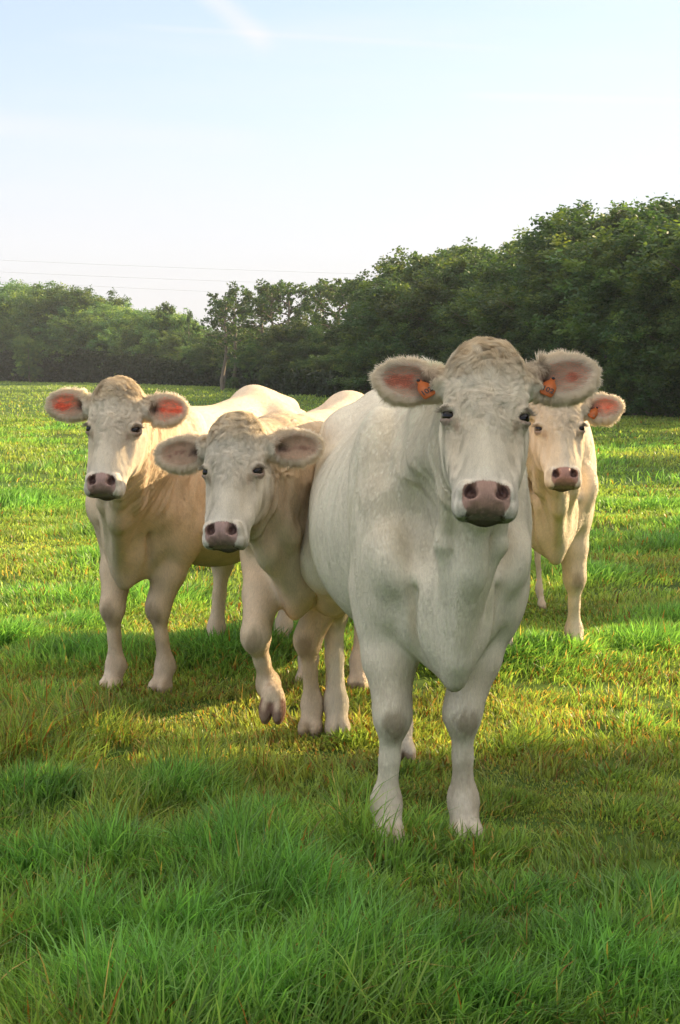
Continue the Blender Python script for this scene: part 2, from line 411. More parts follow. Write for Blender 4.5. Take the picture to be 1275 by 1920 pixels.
LEAF = {}
def tree_proto(kind, seed, light=1.0):
    """unit-sized tree meshes (height about 8): trunk mesh, crown mesh"""
    R = np.random.default_rng(seed); H = 8.0
    cfg = dict(broad=(11, 2.6, 1.4, 34000, .085, .80), open=(13, 2.0, 2.4, 5200, .085, .30), shrub=(12, 2.4, .1, 30000, .085, .75),
               sparse=(12, 1.5, 2.0, 7000, .09, .36), tall=(13, 1.8, 1.0, 28000, .085, .68))[kind]
    nl, rad, z0, nleaf, ls, cl = cfg
    tubes = []; bend = np.cumsum(R.normal(0, .12, (9, 2)), 0)
    tz = np.linspace(0, H * .92, 9); tp = np.stack([bend[:, 0], bend[:, 1], tz], 1); tp[0, :2] = 0
    tr = np.linspace(.17, .03, 9); tr[0] = .22
    tubes.append(tube(tp, tr, 8)); ends = [tp[-1], tp[-2]]
    for i in range(nl):
        t = (i + .5) / nl; z = z0 + (H * .9 - z0) * t ** .9
        k = min(7, int(z / (H * .92) * 8)); o = tp[k] + (tp[k + 1] - tp[k]) * ((z - tz[k]) / (tz[k + 1] - tz[k]))
        az = i * 2.4 + R.uniform(-.5, .5)
        if kind == 'shrub': prof = .55 + .55 * sin(pi * min(1, .25 + t * .75))
        elif kind in ('tall',): prof = .55 + .6 * sin(pi * (t * .8 + .1))
        else: prof = .35 + .75 * sin(pi * (t * .85 + .12))
        ln = rad * prof * R.uniform(.7, 1.2); rise = R.uniform(.25, .75) * ln
        pts = [o]; dirn = np.array([cos(az), sin(az), 0])
        for s in range(1, 5):
            pts.append(o + dirn * ln * s / 4 + np.array([0, 0, rise * (s / 4) ** 1.3]) + R.normal(0, .05, 3))
        tubes.append(tube(pts, np.linspace(.06, .012, 5), 5)); ends.append(pts[-1]); ends.append(pts[2]); ends.append(pts[3] + R.normal(0, .2, 3))
        for q in range(2):
            a2 = az + R.uniform(-1, 1); l2 = ln * R.uniform(.3, .6); s0 = pts[2]
            e = s0 + np.array([cos(a2) * l2, sin(a2) * l2, R.uniform(-.1, .6) * l2 + .1])
            tubes.append(tube([s0, (s0 + e) / 2 + R.normal(0, .04, 3), e], [.03, .018, .008], 4)); ends.append(e)
    ends = np.array(ends)
    wts = R.uniform(.4, 1.6, len(ends)); wts /= wts.sum()
    ci = R.choice(len(ends), nleaf, p=wts)
    # each end carries some sub-clumps
    sub = R.normal(0, cl * .60, (len(ends), 7, 3)) * np.array([1, 1, .95])
    si = R.integers(0, 7, nleaf)
    cen = ends[ci] + sub[ci, si] + R.normal(0, cl * .21, (nleaf, 3)) * np.array([1, 1, .9])
    cen[:, 2] = np.maximum(cen[:, 2], .05 + R.random(nleaf) * .2)
    sizes = np.full(nleaf, ls)
    V = leaf_quads(cen, sizes, R)
    base = np.array([.038, .092, .042]); yel = np.array([.16, .22, .050])
    cc = R.uniform(0, 1, (len(ends), 7))
    c = base + (yel - base) * (cc[ci, si] ** 3 * .6 + R.uniform(0, .25, nleaf))[:, None]
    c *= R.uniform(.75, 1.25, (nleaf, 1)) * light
    C = np.repeat(c, 4, 0)
    Vt, Ft = join_tubes(tubes)
    Vt = Vt + np.array([0, 0, 0])
    tm = mesh_from('trunk', Vt, np.full(len(Ft), 4), Ft.ravel(), LEAF['bark'], smooth=True)
    cm = mesh_from('crown', V, np.full(nleaf, 4), np.arange(nleaf * 4), LEAF['leaf'], C)
    return tm, cm

def skyline(px):
    P = [(-200, 560), (-60, 548), (0, 548), (100, 548), (180, 560), (240, 582), (300, 582), (350, 596), (385, 612), (405, 570), (430, 535), (480, 522), (560, 518), (610, 535),
         (660, 512), (700, 548), (740, 515), (800, 470), (850, 462), (920, 492), (960, 478), (1000, 448), (1040, 468), (1100, 442), (1150, 405),
         (1200, 402), (1245, 380), (1275, 385), (1500, 330)]
    return float(np.interp(px, [a for a, _ in P], [b for _, b in P]))
def edge_depth(px):
    return float(np.interp(px, [-250, 0, 400, 560, 900, 1275, 1500], [178, 165, 118, 82, 55, 41, 36]))
def top_height(px, py, D):
    return W(px, py, D).z

def build_woods():
    R = np.random.default_rng(5)
    LEAF['leaf'] = leafy_mat('leaves', .42, .5, .3, obj_var=.38, tcol=(1.5, 1.35, .5))
    m, n, l = new_mat('bark'); p = n.new('ShaderNodeBsdfPrincipled'); p.inputs['Roughness'].default_value = .9
    nt = n.new('ShaderNodeTexNoise'); nt.inputs['Scale'].default_value = 9; nt.inputs['Detail'].default_value = 5
    rp = n.new('ShaderNodeValToRGB'); rp.color_ramp.elements[0].color = (.07, .055, .04, 1); rp.color_ramp.elements[1].color = (.25, .21, .16, 1)
    o = n.new('ShaderNodeOutputMaterial'); l.new(nt.outputs['Fac'], rp.inputs[0]); l.new(rp.outputs[0], p.inputs['Base Color']); l.new(p.outputs[0], o.inputs['Surface'])
    LEAF['bark'] = m
    protos = {'broad': [tree_proto('broad', s) for s in (1, 2, 3)], 'open': [tree_proto('open', s) for s in (4, 5, 6)],
              'shrub': [tree_proto('shrub', s) for s in (7, 8, 9)], 'sparse': [tree_proto('sparse', s) for s in (10, 11)],
              'tall': [tree_proto('tall', s) for s in (12, 13, 14)]}
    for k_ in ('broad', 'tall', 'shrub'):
        protos[k_ + '_pale'] = [tree_proto(k_, s_, 1.7) for s_ in (21, 22, 23)]  # brighter leaf copies: sun and haze on the far trees painted into the colour
    def tree(kind, x, y, h, wid, label, group, name='broadleaf_tree', cat='tree', i=None):
        ps = protos[kind]; tm, cm = ps[R.integers(len(ps)) if i is None else i % len(ps)]
        e = link(name, None, loc=(x, y, float(ground_h(np.array([x]), np.array([y]))[0]) - .05))
        e.rotation_euler = (0, 0, R.uniform(0, 6.28)); s = h / 8.0
        e.scale = (wid * s, wid * s, s)
        link('trunk', tm, e); link('crown', cm, e)
        return tag(e, label, cat, group)
    # --- left distance: wood behind the hedge
    gl = 'broadleaf trees of the distant wood on the left'
    lab_l = 'dark green broadleaf tree in the distant wood behind the low hedge on the left'
    for px in np.arange(-190, 366, 34):
        px = px + R.uniform(-8, 8); D = edge_depth(px) + 10 + R.uniform(-3, 5)
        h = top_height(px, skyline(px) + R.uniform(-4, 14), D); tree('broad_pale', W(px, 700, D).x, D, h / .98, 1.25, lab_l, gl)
    for px in np.arange(-180, 385, 30):
        D = edge_depth(px) + 5; h = top_height(px, skyline(px) + R.uniform(22, 70), D)
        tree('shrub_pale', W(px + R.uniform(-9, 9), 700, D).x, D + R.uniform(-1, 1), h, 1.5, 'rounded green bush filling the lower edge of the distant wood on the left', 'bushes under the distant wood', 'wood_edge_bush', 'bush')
    for px in np.arange(-180, 372, 26):
        D = edge_depth(px) + 16; h = top_height(px, skyline(px) + 16, D)
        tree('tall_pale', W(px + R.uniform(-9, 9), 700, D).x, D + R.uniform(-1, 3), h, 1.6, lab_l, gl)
    tree('sparse', W(312, 700, 135).x, 135, top_height(312, 562, 135), .8, 'thin wispy tree poking above the distant wood left of the gap', None, i=0)
    tree('sparse', W(352, 700, 130).x, 130, top_height(352, 578, 130), .5, 'smallest bare twiggy treetop above the wood beside the skyline gap', None, i=1)
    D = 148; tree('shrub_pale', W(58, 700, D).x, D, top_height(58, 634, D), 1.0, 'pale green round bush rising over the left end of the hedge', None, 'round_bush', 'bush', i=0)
    # --- middle group, open crowns against the sky
    gm_ = 'open crowned trees against the sky in the middle'
    lab_m = 'tall open crowned tree with sky showing through its leaves, middle of the treeline'
    spec = [(418, 548, 100), (440, 530, 104), (478, 521, 100), (510, 524, 98), (545, 516, 96), (580, 516, 96), (628, 528, 92), (662, 508, 90), (690, 540, 86), (742, 512, 82)]
    nth = ['first', 'second', 'third', 'fourth', 'fifth', 'sixth', 'seventh', 'eighth', 'ninth', 'last']
    for w_, (px, py, D) in zip(nth, spec):
        tree('open', W(px, 700, D).x, D, top_height(px, py, D), 1.05, 'tall open crowned tree of the middle treeline, ' + w_ + ' of the ten from the left', gm_)
    for px in np.arange(408, 760, 24):
        D = edge_depth(px) + 9; tree('tall', W(px, 700, D).x, D + R.uniform(-1, 3), top_height(px, skyline(px) + R.uniform(70, 125), D), 1.3,
             'dense dark tree below the open crowns in the middle of the treeline', 'dense trees in the middle of the treeline')
    for px in np.arange(400, 800, 26):
        D = edge_depth(px) + 4; tree('shrub', W(px, 700, D).x, D, top_height(px, 655 + R.uniform(-30, 18), D), 1.5,
             'dark bush at the foot of the middle treeline', 'bushes at the foot of the middle treeline', 'wood_edge_bush', 'bush')
    # the pale trunk in front of the middle group
    D = 108; tree('open', W(420, 700, D).x, D, top_height(420, 560, D), .55, 'slender tree with a pale trunk at the left end of the middle group', None, i=2)
    # --- right wood, dense to the ground
    gr = 'dense dark trees of the wood on the right'
    lab_r = 'dense dark green tree in the thick wood on the right'
    for row, (dd, dy, k) in enumerate(((4.5, 10, 'shrub'), (8, 6, 'broad'), (12, 3, 'tall'))):
        for px in np.arange(735 + 14 * row, 1480, 46):
            q = px + R.uniform(-12, 12); D = edge_depth(q) + dd + R.uniform(-.8, .8)
            top = skyline(q) + (60 if row == 0 else 22 if row == 1 else 8) + R.uniform(-8, 14)
            tree(k, W(q, 700, D).x, D, top_height(q, top, D), 1.35 if row else 1.6, lab_r, gr)
    for px in np.arange(740, 1500, 40):
        q = px + R.uniform(-8, 8); D = edge_depth(q) + 1.3 + R.uniform(-.5, .5)
        tree('shrub', W(q, 700, D).x, D, top_height(q, skyline(q) + (790 - skyline(q)) * R.uniform(.3, .62), D), 1.35,
             'dark leafy bush at the foot of the wood on the right', 'bushes at the foot of the right wood', 'wood_edge_bush', 'bush')
    tree('open', W(835, 700, 72).x, 72, top_height(838, 458, 72), 1.25, 'rounded open tree standing out of the skyline above the front cow ears', None, i=1)
    tree('open', W(1003, 700, 62).x, 62, top_height(1003, 440, 62), .8, 'light green treetop above the right ear of the front cow', None, i=0)
    tree('open', W(1168, 700, 54).x, 54, top_height(1168, 400, 54), 1.1, 'yellow green sunlit treetop on the right skyline', None, i=2)
    tree('sparse', W(1243, 700, 52).x, 52, top_height(1243, 366, 52), 1.2, 'highest thin sunlit tree at the right edge of the skyline', None, i=1)
    tree('open', W(1085, 700, 56).x, 56, top_height(1085, 436, 56), 1.2, 'broad dark crown between the light green treetop and the yellow green one', None, i=1)
    for q in np.arange(760, 1420, 42):
        q = q + R.uniform(-14, 14); D = edge_depth(q) + 10
        tree('sparse', W(q, 700, D).x, D, top_height(q, skyline(q) - R.uniform(-12, 10), D), 1.5, 'light feathery treetop on the skyline of the right wood', 'feathery treetops on the right skyline')
    # --- the same wood carries on beside the camera, off to the right (casts the morning shade, with gaps)
    go = 'wood edge trees beside the pasture outside the right of the frame'
    for (x, y, h, w) in OFF_TREES:
        tree('tall' if h > 5 else 'shrub', x, y, h, w, 'tall leafy tree of the wood edge beside the pasture', go)
    # --- hedge
    hx = np.arange(-240, 640, 1.0)
    cen = []; col = []; cores = []
    for px in hx:
        D = edge_depth(px) - 1.5; top = np.interp(px, [-240, 0, 60, 160, 280, 400, 560, 640], [672, 668, 664, 668, 678, 690, 708, 722]) + 5 * vnoise(np.array([[px / 22, 0, 0]]), 3)[0]
        H = max(1.0, W(px, top, D).z + .25); nl = 110
        c = W(px, 700, D)
        z = R.uniform(0, 1, nl) ** .8 * H; wd_ = 1.3 * np.sqrt(np.clip(1 - (z / H) ** 4, 0, 1))
        cen.append(np.stack([c.x + R.uniform(-.2, .2, nl), D + R.uniform(-1, 1, nl) * wd_, z + R.normal(0, .07, nl) + .05], 1))
        cores.append((c.x, D, H))
    cen = np.concatenate(cen); n_ = len(cen)
    V = leaf_quads(cen, np.full(n_, .17), R)
    c = np.array([.022, .048, .016]) * R.uniform(.6, 1.5, (n_, 1)); C = np.repeat(c, 4, 0)
    he = link('field_hedge', None, loc=(0, 0, 0))
    link('foliage', mesh_from('foliage', V, np.full(n_, 4), np.arange(4 * n_), LEAF['leaf'], C), he)
    st = []
    for (x, y, H) in cores[::8]:
        st.append(tube([(x, y, -.1), (x + R.uniform(-.2, .2), y, H * .5), (x + R.uniform(-.4, .4), y, H * .9)], [.06, .04, .01], 5))
    Vt, Ft = join_tubes(st)
    link('stem', mesh_from('stem', Vt, np.full(len(Ft), 4), Ft.ravel(), LEAF['bark']), he)
    tag(he, 'low dark clipped hedge along the far side of the field', 'hedge')
    # --- overhead wires
    wm, n, l = new_mat('wire_metal'); p = n.new('ShaderNodeBsdfPrincipled'); p.inputs['Base Color'].default_value = (.5, .5, .51, 1); p.inputs['Metallic'].default_value = .6; p.inputs['Roughness'].default_value = .55
    o = n.new('ShaderNodeOutputMaterial'); l.new(p.outputs[0], o.inputs['Surface'])
    for (pa, pb, lab) in (((-60, 474), (760, 502), 'highest of three faint overhead wires crossing the sky above the left wood'),
                          ((-60, 496), (640, 520), 'middle of three faint overhead wires crossing the sky above the left wood'),
                          ((-60, 512), (480, 536), 'lowest of three faint overhead wires crossing the sky above the left wood')):
        A = W(pa[0], pa[1], 235); B = W(pb[0], pb[1], 250); B = B + (B - A) * 1.2; A = A - (B - A) * .3
        t = np.linspace(0, 1, 25); pts = np.outer(1 - t, A) + np.outer(t, B); pts[:, 2] -= 4 * t * (1 - t) * 1.2
        V, Fc = tube(pts, np.full(25, .013), 6)
        o = link('overhead_wire', mesh_from('overhead_wire', V, np.full(len(Fc), 4), Fc.ravel(), wm, smooth=True)); tag(o, lab, 'wire')

# off-frame wood edge: (x, y, height, width factor)
def edge_x(y): return 19.4 - y * .25
OFF_TREES = []
_r = random.Random(3)
def _off(y0, y1, h, step=2.0, w=1.0, dx=0):
    y = y0
    while y < y1:
        OFF_TREES.append((edge_x(y) + dx + _r.uniform(-.4, .4), y + _r.uniform(-.2, .2), h * _r.uniform(.93, 1.07), w)); y += step
_off(-6, 11.0, 9.4, 2.0, .95)
_off(11.4, 12.8, 7.7, 1.4, .85)
_off(-5, 10.8, 8.2, 2.2, 1.0, 1.8)
_off(15.9, 20.0, 6.0, 2.1, .9)
_off(16.4, 20.0, 6.2, 2.4, .9, 1.8)
_off(25.0, 28.0, 5.8, 2.2, 1.0)
_off(32.0, 36.0, 5.8, 2.4, 1.0)

# ================================================================== CATTLE
class Field:
    """signed distance on a rectilinear grid, finer round the head"""
    def __init__(s, xs, ys, zs):
        s.a = (xs, ys, zs); s.D = np.full((len(xs), len(ys), len(zs)), .35, np.float32)
    def _slice(s, lo, hi):
        sl = []
        for k in range(3):
            i0 = np.searchsorted(s.a[k], lo[k]); i1 = np.searchsorted(s.a[k], hi[k])
            if i1 <= i0: return None
            sl.append(slice(i0, i1))
        return tuple(sl)
    def _pts(s, sl):
        return [s.a[0][sl[0]][:, None, None].astype(np.float32), s.a[1][sl[1]][None, :, None].astype(np.float32), s.a[2][sl[2]][None, None, :].astype(np.float32)]
    def _apply(s, sl, d, k, op):
        D = s.D[sl]
        if op == 'u':
            h = np.maximum(k - np.abs(D - d), 0) / k; s.D[sl] = np.minimum(D, d) - h * h * k * .25
        else:
            d = -d; h = np.maximum(k - np.abs(D - d), 0) / k; s.D[sl] = np.maximum(D, d) + h * h * k * .25
    def cone(s, a, b, ra, rb, k=.04, op='u', flat=None):
        """tapered capsule; flat = (unit axis, factor) squeezes it along the axis"""
        a = np.asarray(a, float); b = np.asarray(b, float); m = max(ra, rb) * (1.05 if flat is None or flat[1] <= 1 else flat[1]) + k + .03
        sl = s._slice(np.minimum(a, b) - m, np.maximum(a, b) + m)
        if sl is None: return
        X = s._pts(sl); p = [X[i] - a[i] for i in range(3)]; ab = b - a
        if flat is not None:
            ax, f = np.asarray(flat[0], float), flat[1]
            q = p[0] * ax[0] + p[1] * ax[1] + p[2] * ax[2]; g = (1 / f - 1)
            p = [p[i] + q * ax[i] * g for i in range(3)]; ab = ab + ax * float(ab @ ax) * g
        L2 = max(float(ab @ ab), 1e-9)
        t = np.clip((p[0] * ab[0] + p[1] * ab[1] + p[2] * ab[2]) / L2, 0, 1)
        d = np.sqrt((p[0] - t * ab[0]) ** 2 + (p[1] - t * ab[1]) ** 2 + (p[2] - t * ab[2]) ** 2) - (ra + (rb - ra) * t)
        if flat is not None: d = d * min(1, (flat[1] + 1) / 2)
        s._apply(sl, d.astype(np.float32), k, op)
    def ell(s, c, r, k=.04, op='u', R=None):
        """ellipsoid; R rows = its axes in cow space"""
        c = np.asarray(c, float); r = np.asarray(r, float); m = r.max() + k + .03
        if R is None: mm = r + k + .03
        else: R = np.asarray(R, float); mm = np.sqrt(((R * r[:, None]) ** 2).sum(0)) + k + .03
        sl = s._slice(c - mm, c + mm)
        if sl is None: return
        X = s._pts(sl); p = [X[i] - c[i] for i in range(3)]
        if R is not None: p = [p[0] * R[i, 0] + p[1] * R[i, 1] + p[2] * R[i, 2] for i in range(3)]
        k0 = np.sqrt((p[0] / r[0]) ** 2 + (p[1] / r[1]) ** 2 + (p[2] / r[2]) ** 2)
        k1 = np.sqrt((p[0] / r[0] ** 2) ** 2 + (p[1] / r[1] ** 2) ** 2 + (p[2] / r[2] ** 2) ** 2)
        d = k0 * (k0 - 1) / np.maximum(k1, 1e-6)
        s._apply(sl, d.astype(np.float32), k, op)
    def mesh(s):
        D = s.D; S = D < 0
        c = [S[i:S.shape[0] - 1 + i, j:S.shape[1] - 1 + j, k:S.shape[2] - 1 + k] for i in (0, 1) for j in (0, 1) for k in (0, 1)]
        allin = np.logical_and.reduce(c); anyin = np.logical_or.reduce(c); act = anyin & ~allin
        idx = np.argwhere(act); M = len(idx); vid = np.full(act.shape, -1, np.int64); vid[act] = np.arange(M)
        i, j, k = idx.T
        corners = [(a, b, e) for a in (0, 1) for b in (0, 1) for e in (0, 1)]
        val = {q: D[i + q[0], j + q[1], k + q[2]] for q in corners}
        pos = np.zeros((M, 3)); cnt = np.zeros(M)
        for q in corners:
            for ax in range(3):
                if q[ax]: continue
                q2 = list(q); q2[ax] = 1; q2 = tuple(q2)
                d0, d1 = val[q], val[q2]; e = (d0 < 0) != (d1 < 0)
                t = np.where(e, d0 / np.where(e, d0 - d1, 1), 0)
                co = np.zeros((M, 3))
                for x_ in range(3):
                    g = s.a[x_]; ii = idx[:, x_]
                    if x_ == ax: co[:, x_] = g[ii] + (g[ii + 1] - g[ii]) * t
                    else: co[:, x_] = g[ii + q[x_]]
                pos += co * e[:, None]; cnt += e
        pos /= cnt[:, None]
        quads = []
        # x edges
        for ax in range(3):
            o = [x_ for x_ in range(3) if x_ != ax]
            A = [slice(None)] * 3; B = [slice(None)] * 3
            A[ax] = slice(0, -1); B[ax] = slice(1, None)
            s0, s1 = S[tuple(A)], S[tuple(B)]; e = np.argwhere(s0 != s1)
            ok = np.all(e[:, o] > 0, axis=1) & np.all(e[:, o] < np.array(S.shape)[o] - 1, axis=1); e = e[ok]
            flip = S[tuple(e.T)]
            def vv(d0, d1):
                w = e.copy(); w[:, o[0]] -= d0; w[:, o[1]] -= d1; return vid[tuple(w.T)]
            q = np.stack([vv(1, 1), vv(0, 1), vv(0, 0), vv(1, 0)], 1)
            if ax == 1: q = q[:, ::-1]
            q = np.where(flip[:, None], q, q[:, ::-1]); quads.append(q)
        Q = np.concatenate(quads)
        return pos, Q

def vnormals(V, Q):
    n = np.cross(V[Q[:, 2]] - V[Q[:, 0]], V[Q[:, 3]] - V[Q[:, 1]]); N = np.zeros_like(V)
    for k in range(4): np.add.at(N, Q[:, k], n)
    return unit(N)
def relax(V, Q, lam=.5, it=1, w=None):
    for _ in range(it):
        A = np.zeros_like(V); c = np.zeros(len(V))
        for k in range(4):
            a, b = Q[:, k], Q[:, (k + 1) % 4]
            np.add.at(A, a, V[b]); np.add.at(A, b, V[a]); np.add.at(c, a, 1); np.add.at(c, b, 1)
        T = A / np.maximum(c, 1)[:, None]; l = lam if w is None else (lam * w)[:, None]
        V = V + (T - V) * l
    return V

def coat_mats():
    m, n, l = new_mat('cow_skin_and_coat')
    at = n.new('ShaderNodeAttribute'); at.attribute_name = 'col'
    we = n.new('ShaderNodeAttribute'); we.attribute_name = 'wet'
    er = n.new('ShaderNodeAttribute'); er.attribute_name = 'thin'
    tcn = n.new('ShaderNodeTexCoord')
    mpn = n.new('ShaderNodeMapping'); mpn.inputs['Scale'].default_value = (38, 260, 60)
    n1 = n.new('ShaderNodeTexNoise'); n1.inputs['Scale'].default_value = 1; n1.inputs['Detail'].default_value = 4; n1.inputs['Distortion'].default_value = .6
    l.new(tcn.outputs['Object'], mpn.inputs['Vector']); l.new(mpn.outputs[0], n1.inputs['Vector'])
    n2_ = n.new('ShaderNodeTexNoise'); n2_.inputs['Scale'].default_value = 260; n2_.inputs['Detail'].default_value = 3
    l.new(tcn.outputs['Object'], n2_.inputs['Vector'])
    mr = n.new('ShaderNodeMapRange'); mr.inputs['From Min'].default_value = .3; mr.inputs['From Max'].default_value = .7; mr.inputs['To Min'].default_value = .84; mr.inputs['To Max'].default_value = 1.07
    l.new(n1.outputs['Fac'], mr.inputs['Value'])
    mu = n.new('ShaderNodeVectorMath'); mu.operation = 'SCALE'; l.new(at.outputs['Color'], mu.inputs[0]); l.new(mr.outputs[0], mu.inputs['Scale'])
    mixh = n.new('ShaderNodeMixRGB'); l.new(we.outputs['Fac'], mixh.inputs['Fac']); l.new(n1.outputs['Fac'], mixh.inputs['Color1']); l.new(n2_.outputs['Fac'], mixh.inputs['Color2'])
    bp = n.new('ShaderNodeBump'); bp.inputs['Strength'].default_value = .35; bp.inputs['Distance'].default_value = .003
    l.new(mixh.outputs[0], bp.inputs['Height'])
    p = n.new('ShaderNodeBsdfPrincipled'); l.new(mu.outputs[0], p.inputs['Base Color']); l.new(bp.outputs[0], p.inputs['Normal'])
    rr = n.new('ShaderNodeMapRange'); rr.inputs['To Min'].default_value = .72; rr.inputs['To Max'].default_value = .42; l.new(we.outputs['Fac'], rr.inputs['Value']); l.new(rr.outputs[0], p.inputs['Roughness'])
    p.inputs['Specular IOR Level'].default_value = .3
    p.inputs['Sheen Weight'].default_value = .12; p.inputs['Sheen Roughness'].default_value = .5
    tr = n.new('ShaderNodeBsdfTranslucent'); tr.inputs['Color'].default_value = (.95, .30, .16, 1)
    ms = n.new('ShaderNodeMixShader'); ml = n.new('ShaderNodeMath'); ml.operation = 'MULTIPLY'; ml.inputs[1].default_value = .6
    l.new(er.outputs['Fac'], ml.inputs[0]); l.new(ml.outputs[0], ms.inputs[0])
    o = n.new('ShaderNodeOutputMaterial'); l.new(p.outputs[0], ms.inputs[1]); l.new(tr.outputs[0], ms.inputs[2]); l.new(ms.outputs[0], o.inputs['Surface'])
    # hair
    h, n, l = new_mat('coat_hair')
    at = n.new('ShaderNodeAttribute'); at.attribute_name = 'hcol'; nr = n.new('ShaderNodeAttribute'); nr.attribute_name = 'hnrm'
    hi = n.new('ShaderNodeHairInfo')
    vt = n.new('ShaderNodeVectorTransform'); vt.vector_type = 'NORMAL'; vt.convert_from = 'OBJECT'; vt.convert_to = 'WORLD'
    l.new(nr.outputs['Vector'], vt.inputs[0])
    d = n.new('ShaderNodeBsdfDiffuse'); l.new(at.outputs['Color'], d.inputs['Color']); l.new(vt.outputs[0], d.inputs['Normal'])
    t = n.new('ShaderNodeBsdfTranslucent'); l.new(at.outputs['Color'], t.inputs['Color'])
    ms = n.new('ShaderNodeMixShader'); ht = n.new('ShaderNodeAttribute'); ht.attribute_name = 'htr'; l.new(ht.outputs['Fac'], ms.inputs[0])
    l.new(d.outputs[0], ms.inputs[1]); l.new(t.outputs[0], ms.inputs[2])
    o = n.new('ShaderNodeOutputMaterial'); l.new(ms.outputs[0], o.inputs['Surface'])
    # eye
    e, n, l = new_mat('eye_ball'); p = n.new('ShaderNodeBsdfPrincipled'); p.inputs['Base Color'].default_value = (.008, .005, .004, 1); p.inputs['Roughness'].default_value = .12
    p.inputs['Specular IOR Level'].default_value = .35
    o = n.new('ShaderNodeOutputMaterial'); l.new(p.outputs[0], o.inputs['Surface'])
    tg, n, l = new_mat('orange_plastic'); p = n.new('ShaderNodeBsdfPrincipled'); p.inputs['Roughness'].default_value = .45
    nt = n.new('ShaderNodeTexNoise'); nt.inputs['Scale'].default_value = 60; rp = n.new('ShaderNodeValToRGB'); rp.color_ramp.elements[0].color = (.42, .10, .02, 1); rp.color_ramp.elements[1].color = (.66, .20, .05, 1)
    l.new(nt.outputs['Fac'], rp.inputs[0]); l.new(rp.outputs[0], p.inputs['Base Color'])
    tt = n.new('ShaderNodeBsdfTranslucent'); tt.inputs['Color'].default_value = (.9, .3, .06, 1); ms = n.new('ShaderNodeMixShader'); ms.inputs[0].default_value = .3
    o = n.new('ShaderNodeOutputMaterial'); l.new(p.outputs[0], ms.inputs[1]); l.new(tt.outputs[0], ms.inputs[2]); l.new(ms.outputs[0], o.inputs['Surface'])
    bk, n, l = new_mat('black_print'); p = n.new('ShaderNodeBsdfPrincipled'); p.inputs['Base Color'].default_value = (.02, .015, .015, 1); p.inputs['Roughness'].default_value = .6
    o = n.new('ShaderNodeOutputMaterial'); l.new(p.outputs[0], o.inputs['Surface'])
    return dict(skin=m, hair=h, eye=e, tag=tg, print=bk)

def grid_axis(lo, hi, f0, f1, fine, coarse):
    """coordinates from lo to hi: step `fine` between f0 and f1, `coarse` elsewhere"""
    out = [lo]
    while out[-1] < hi:
        x = out[-1]; d = 0 if f0 <= x <= f1 else min(abs(x - f0), abs(x - f1))
        out.append(x + min(coarse, fine + d * .25))
    return np.array(out)

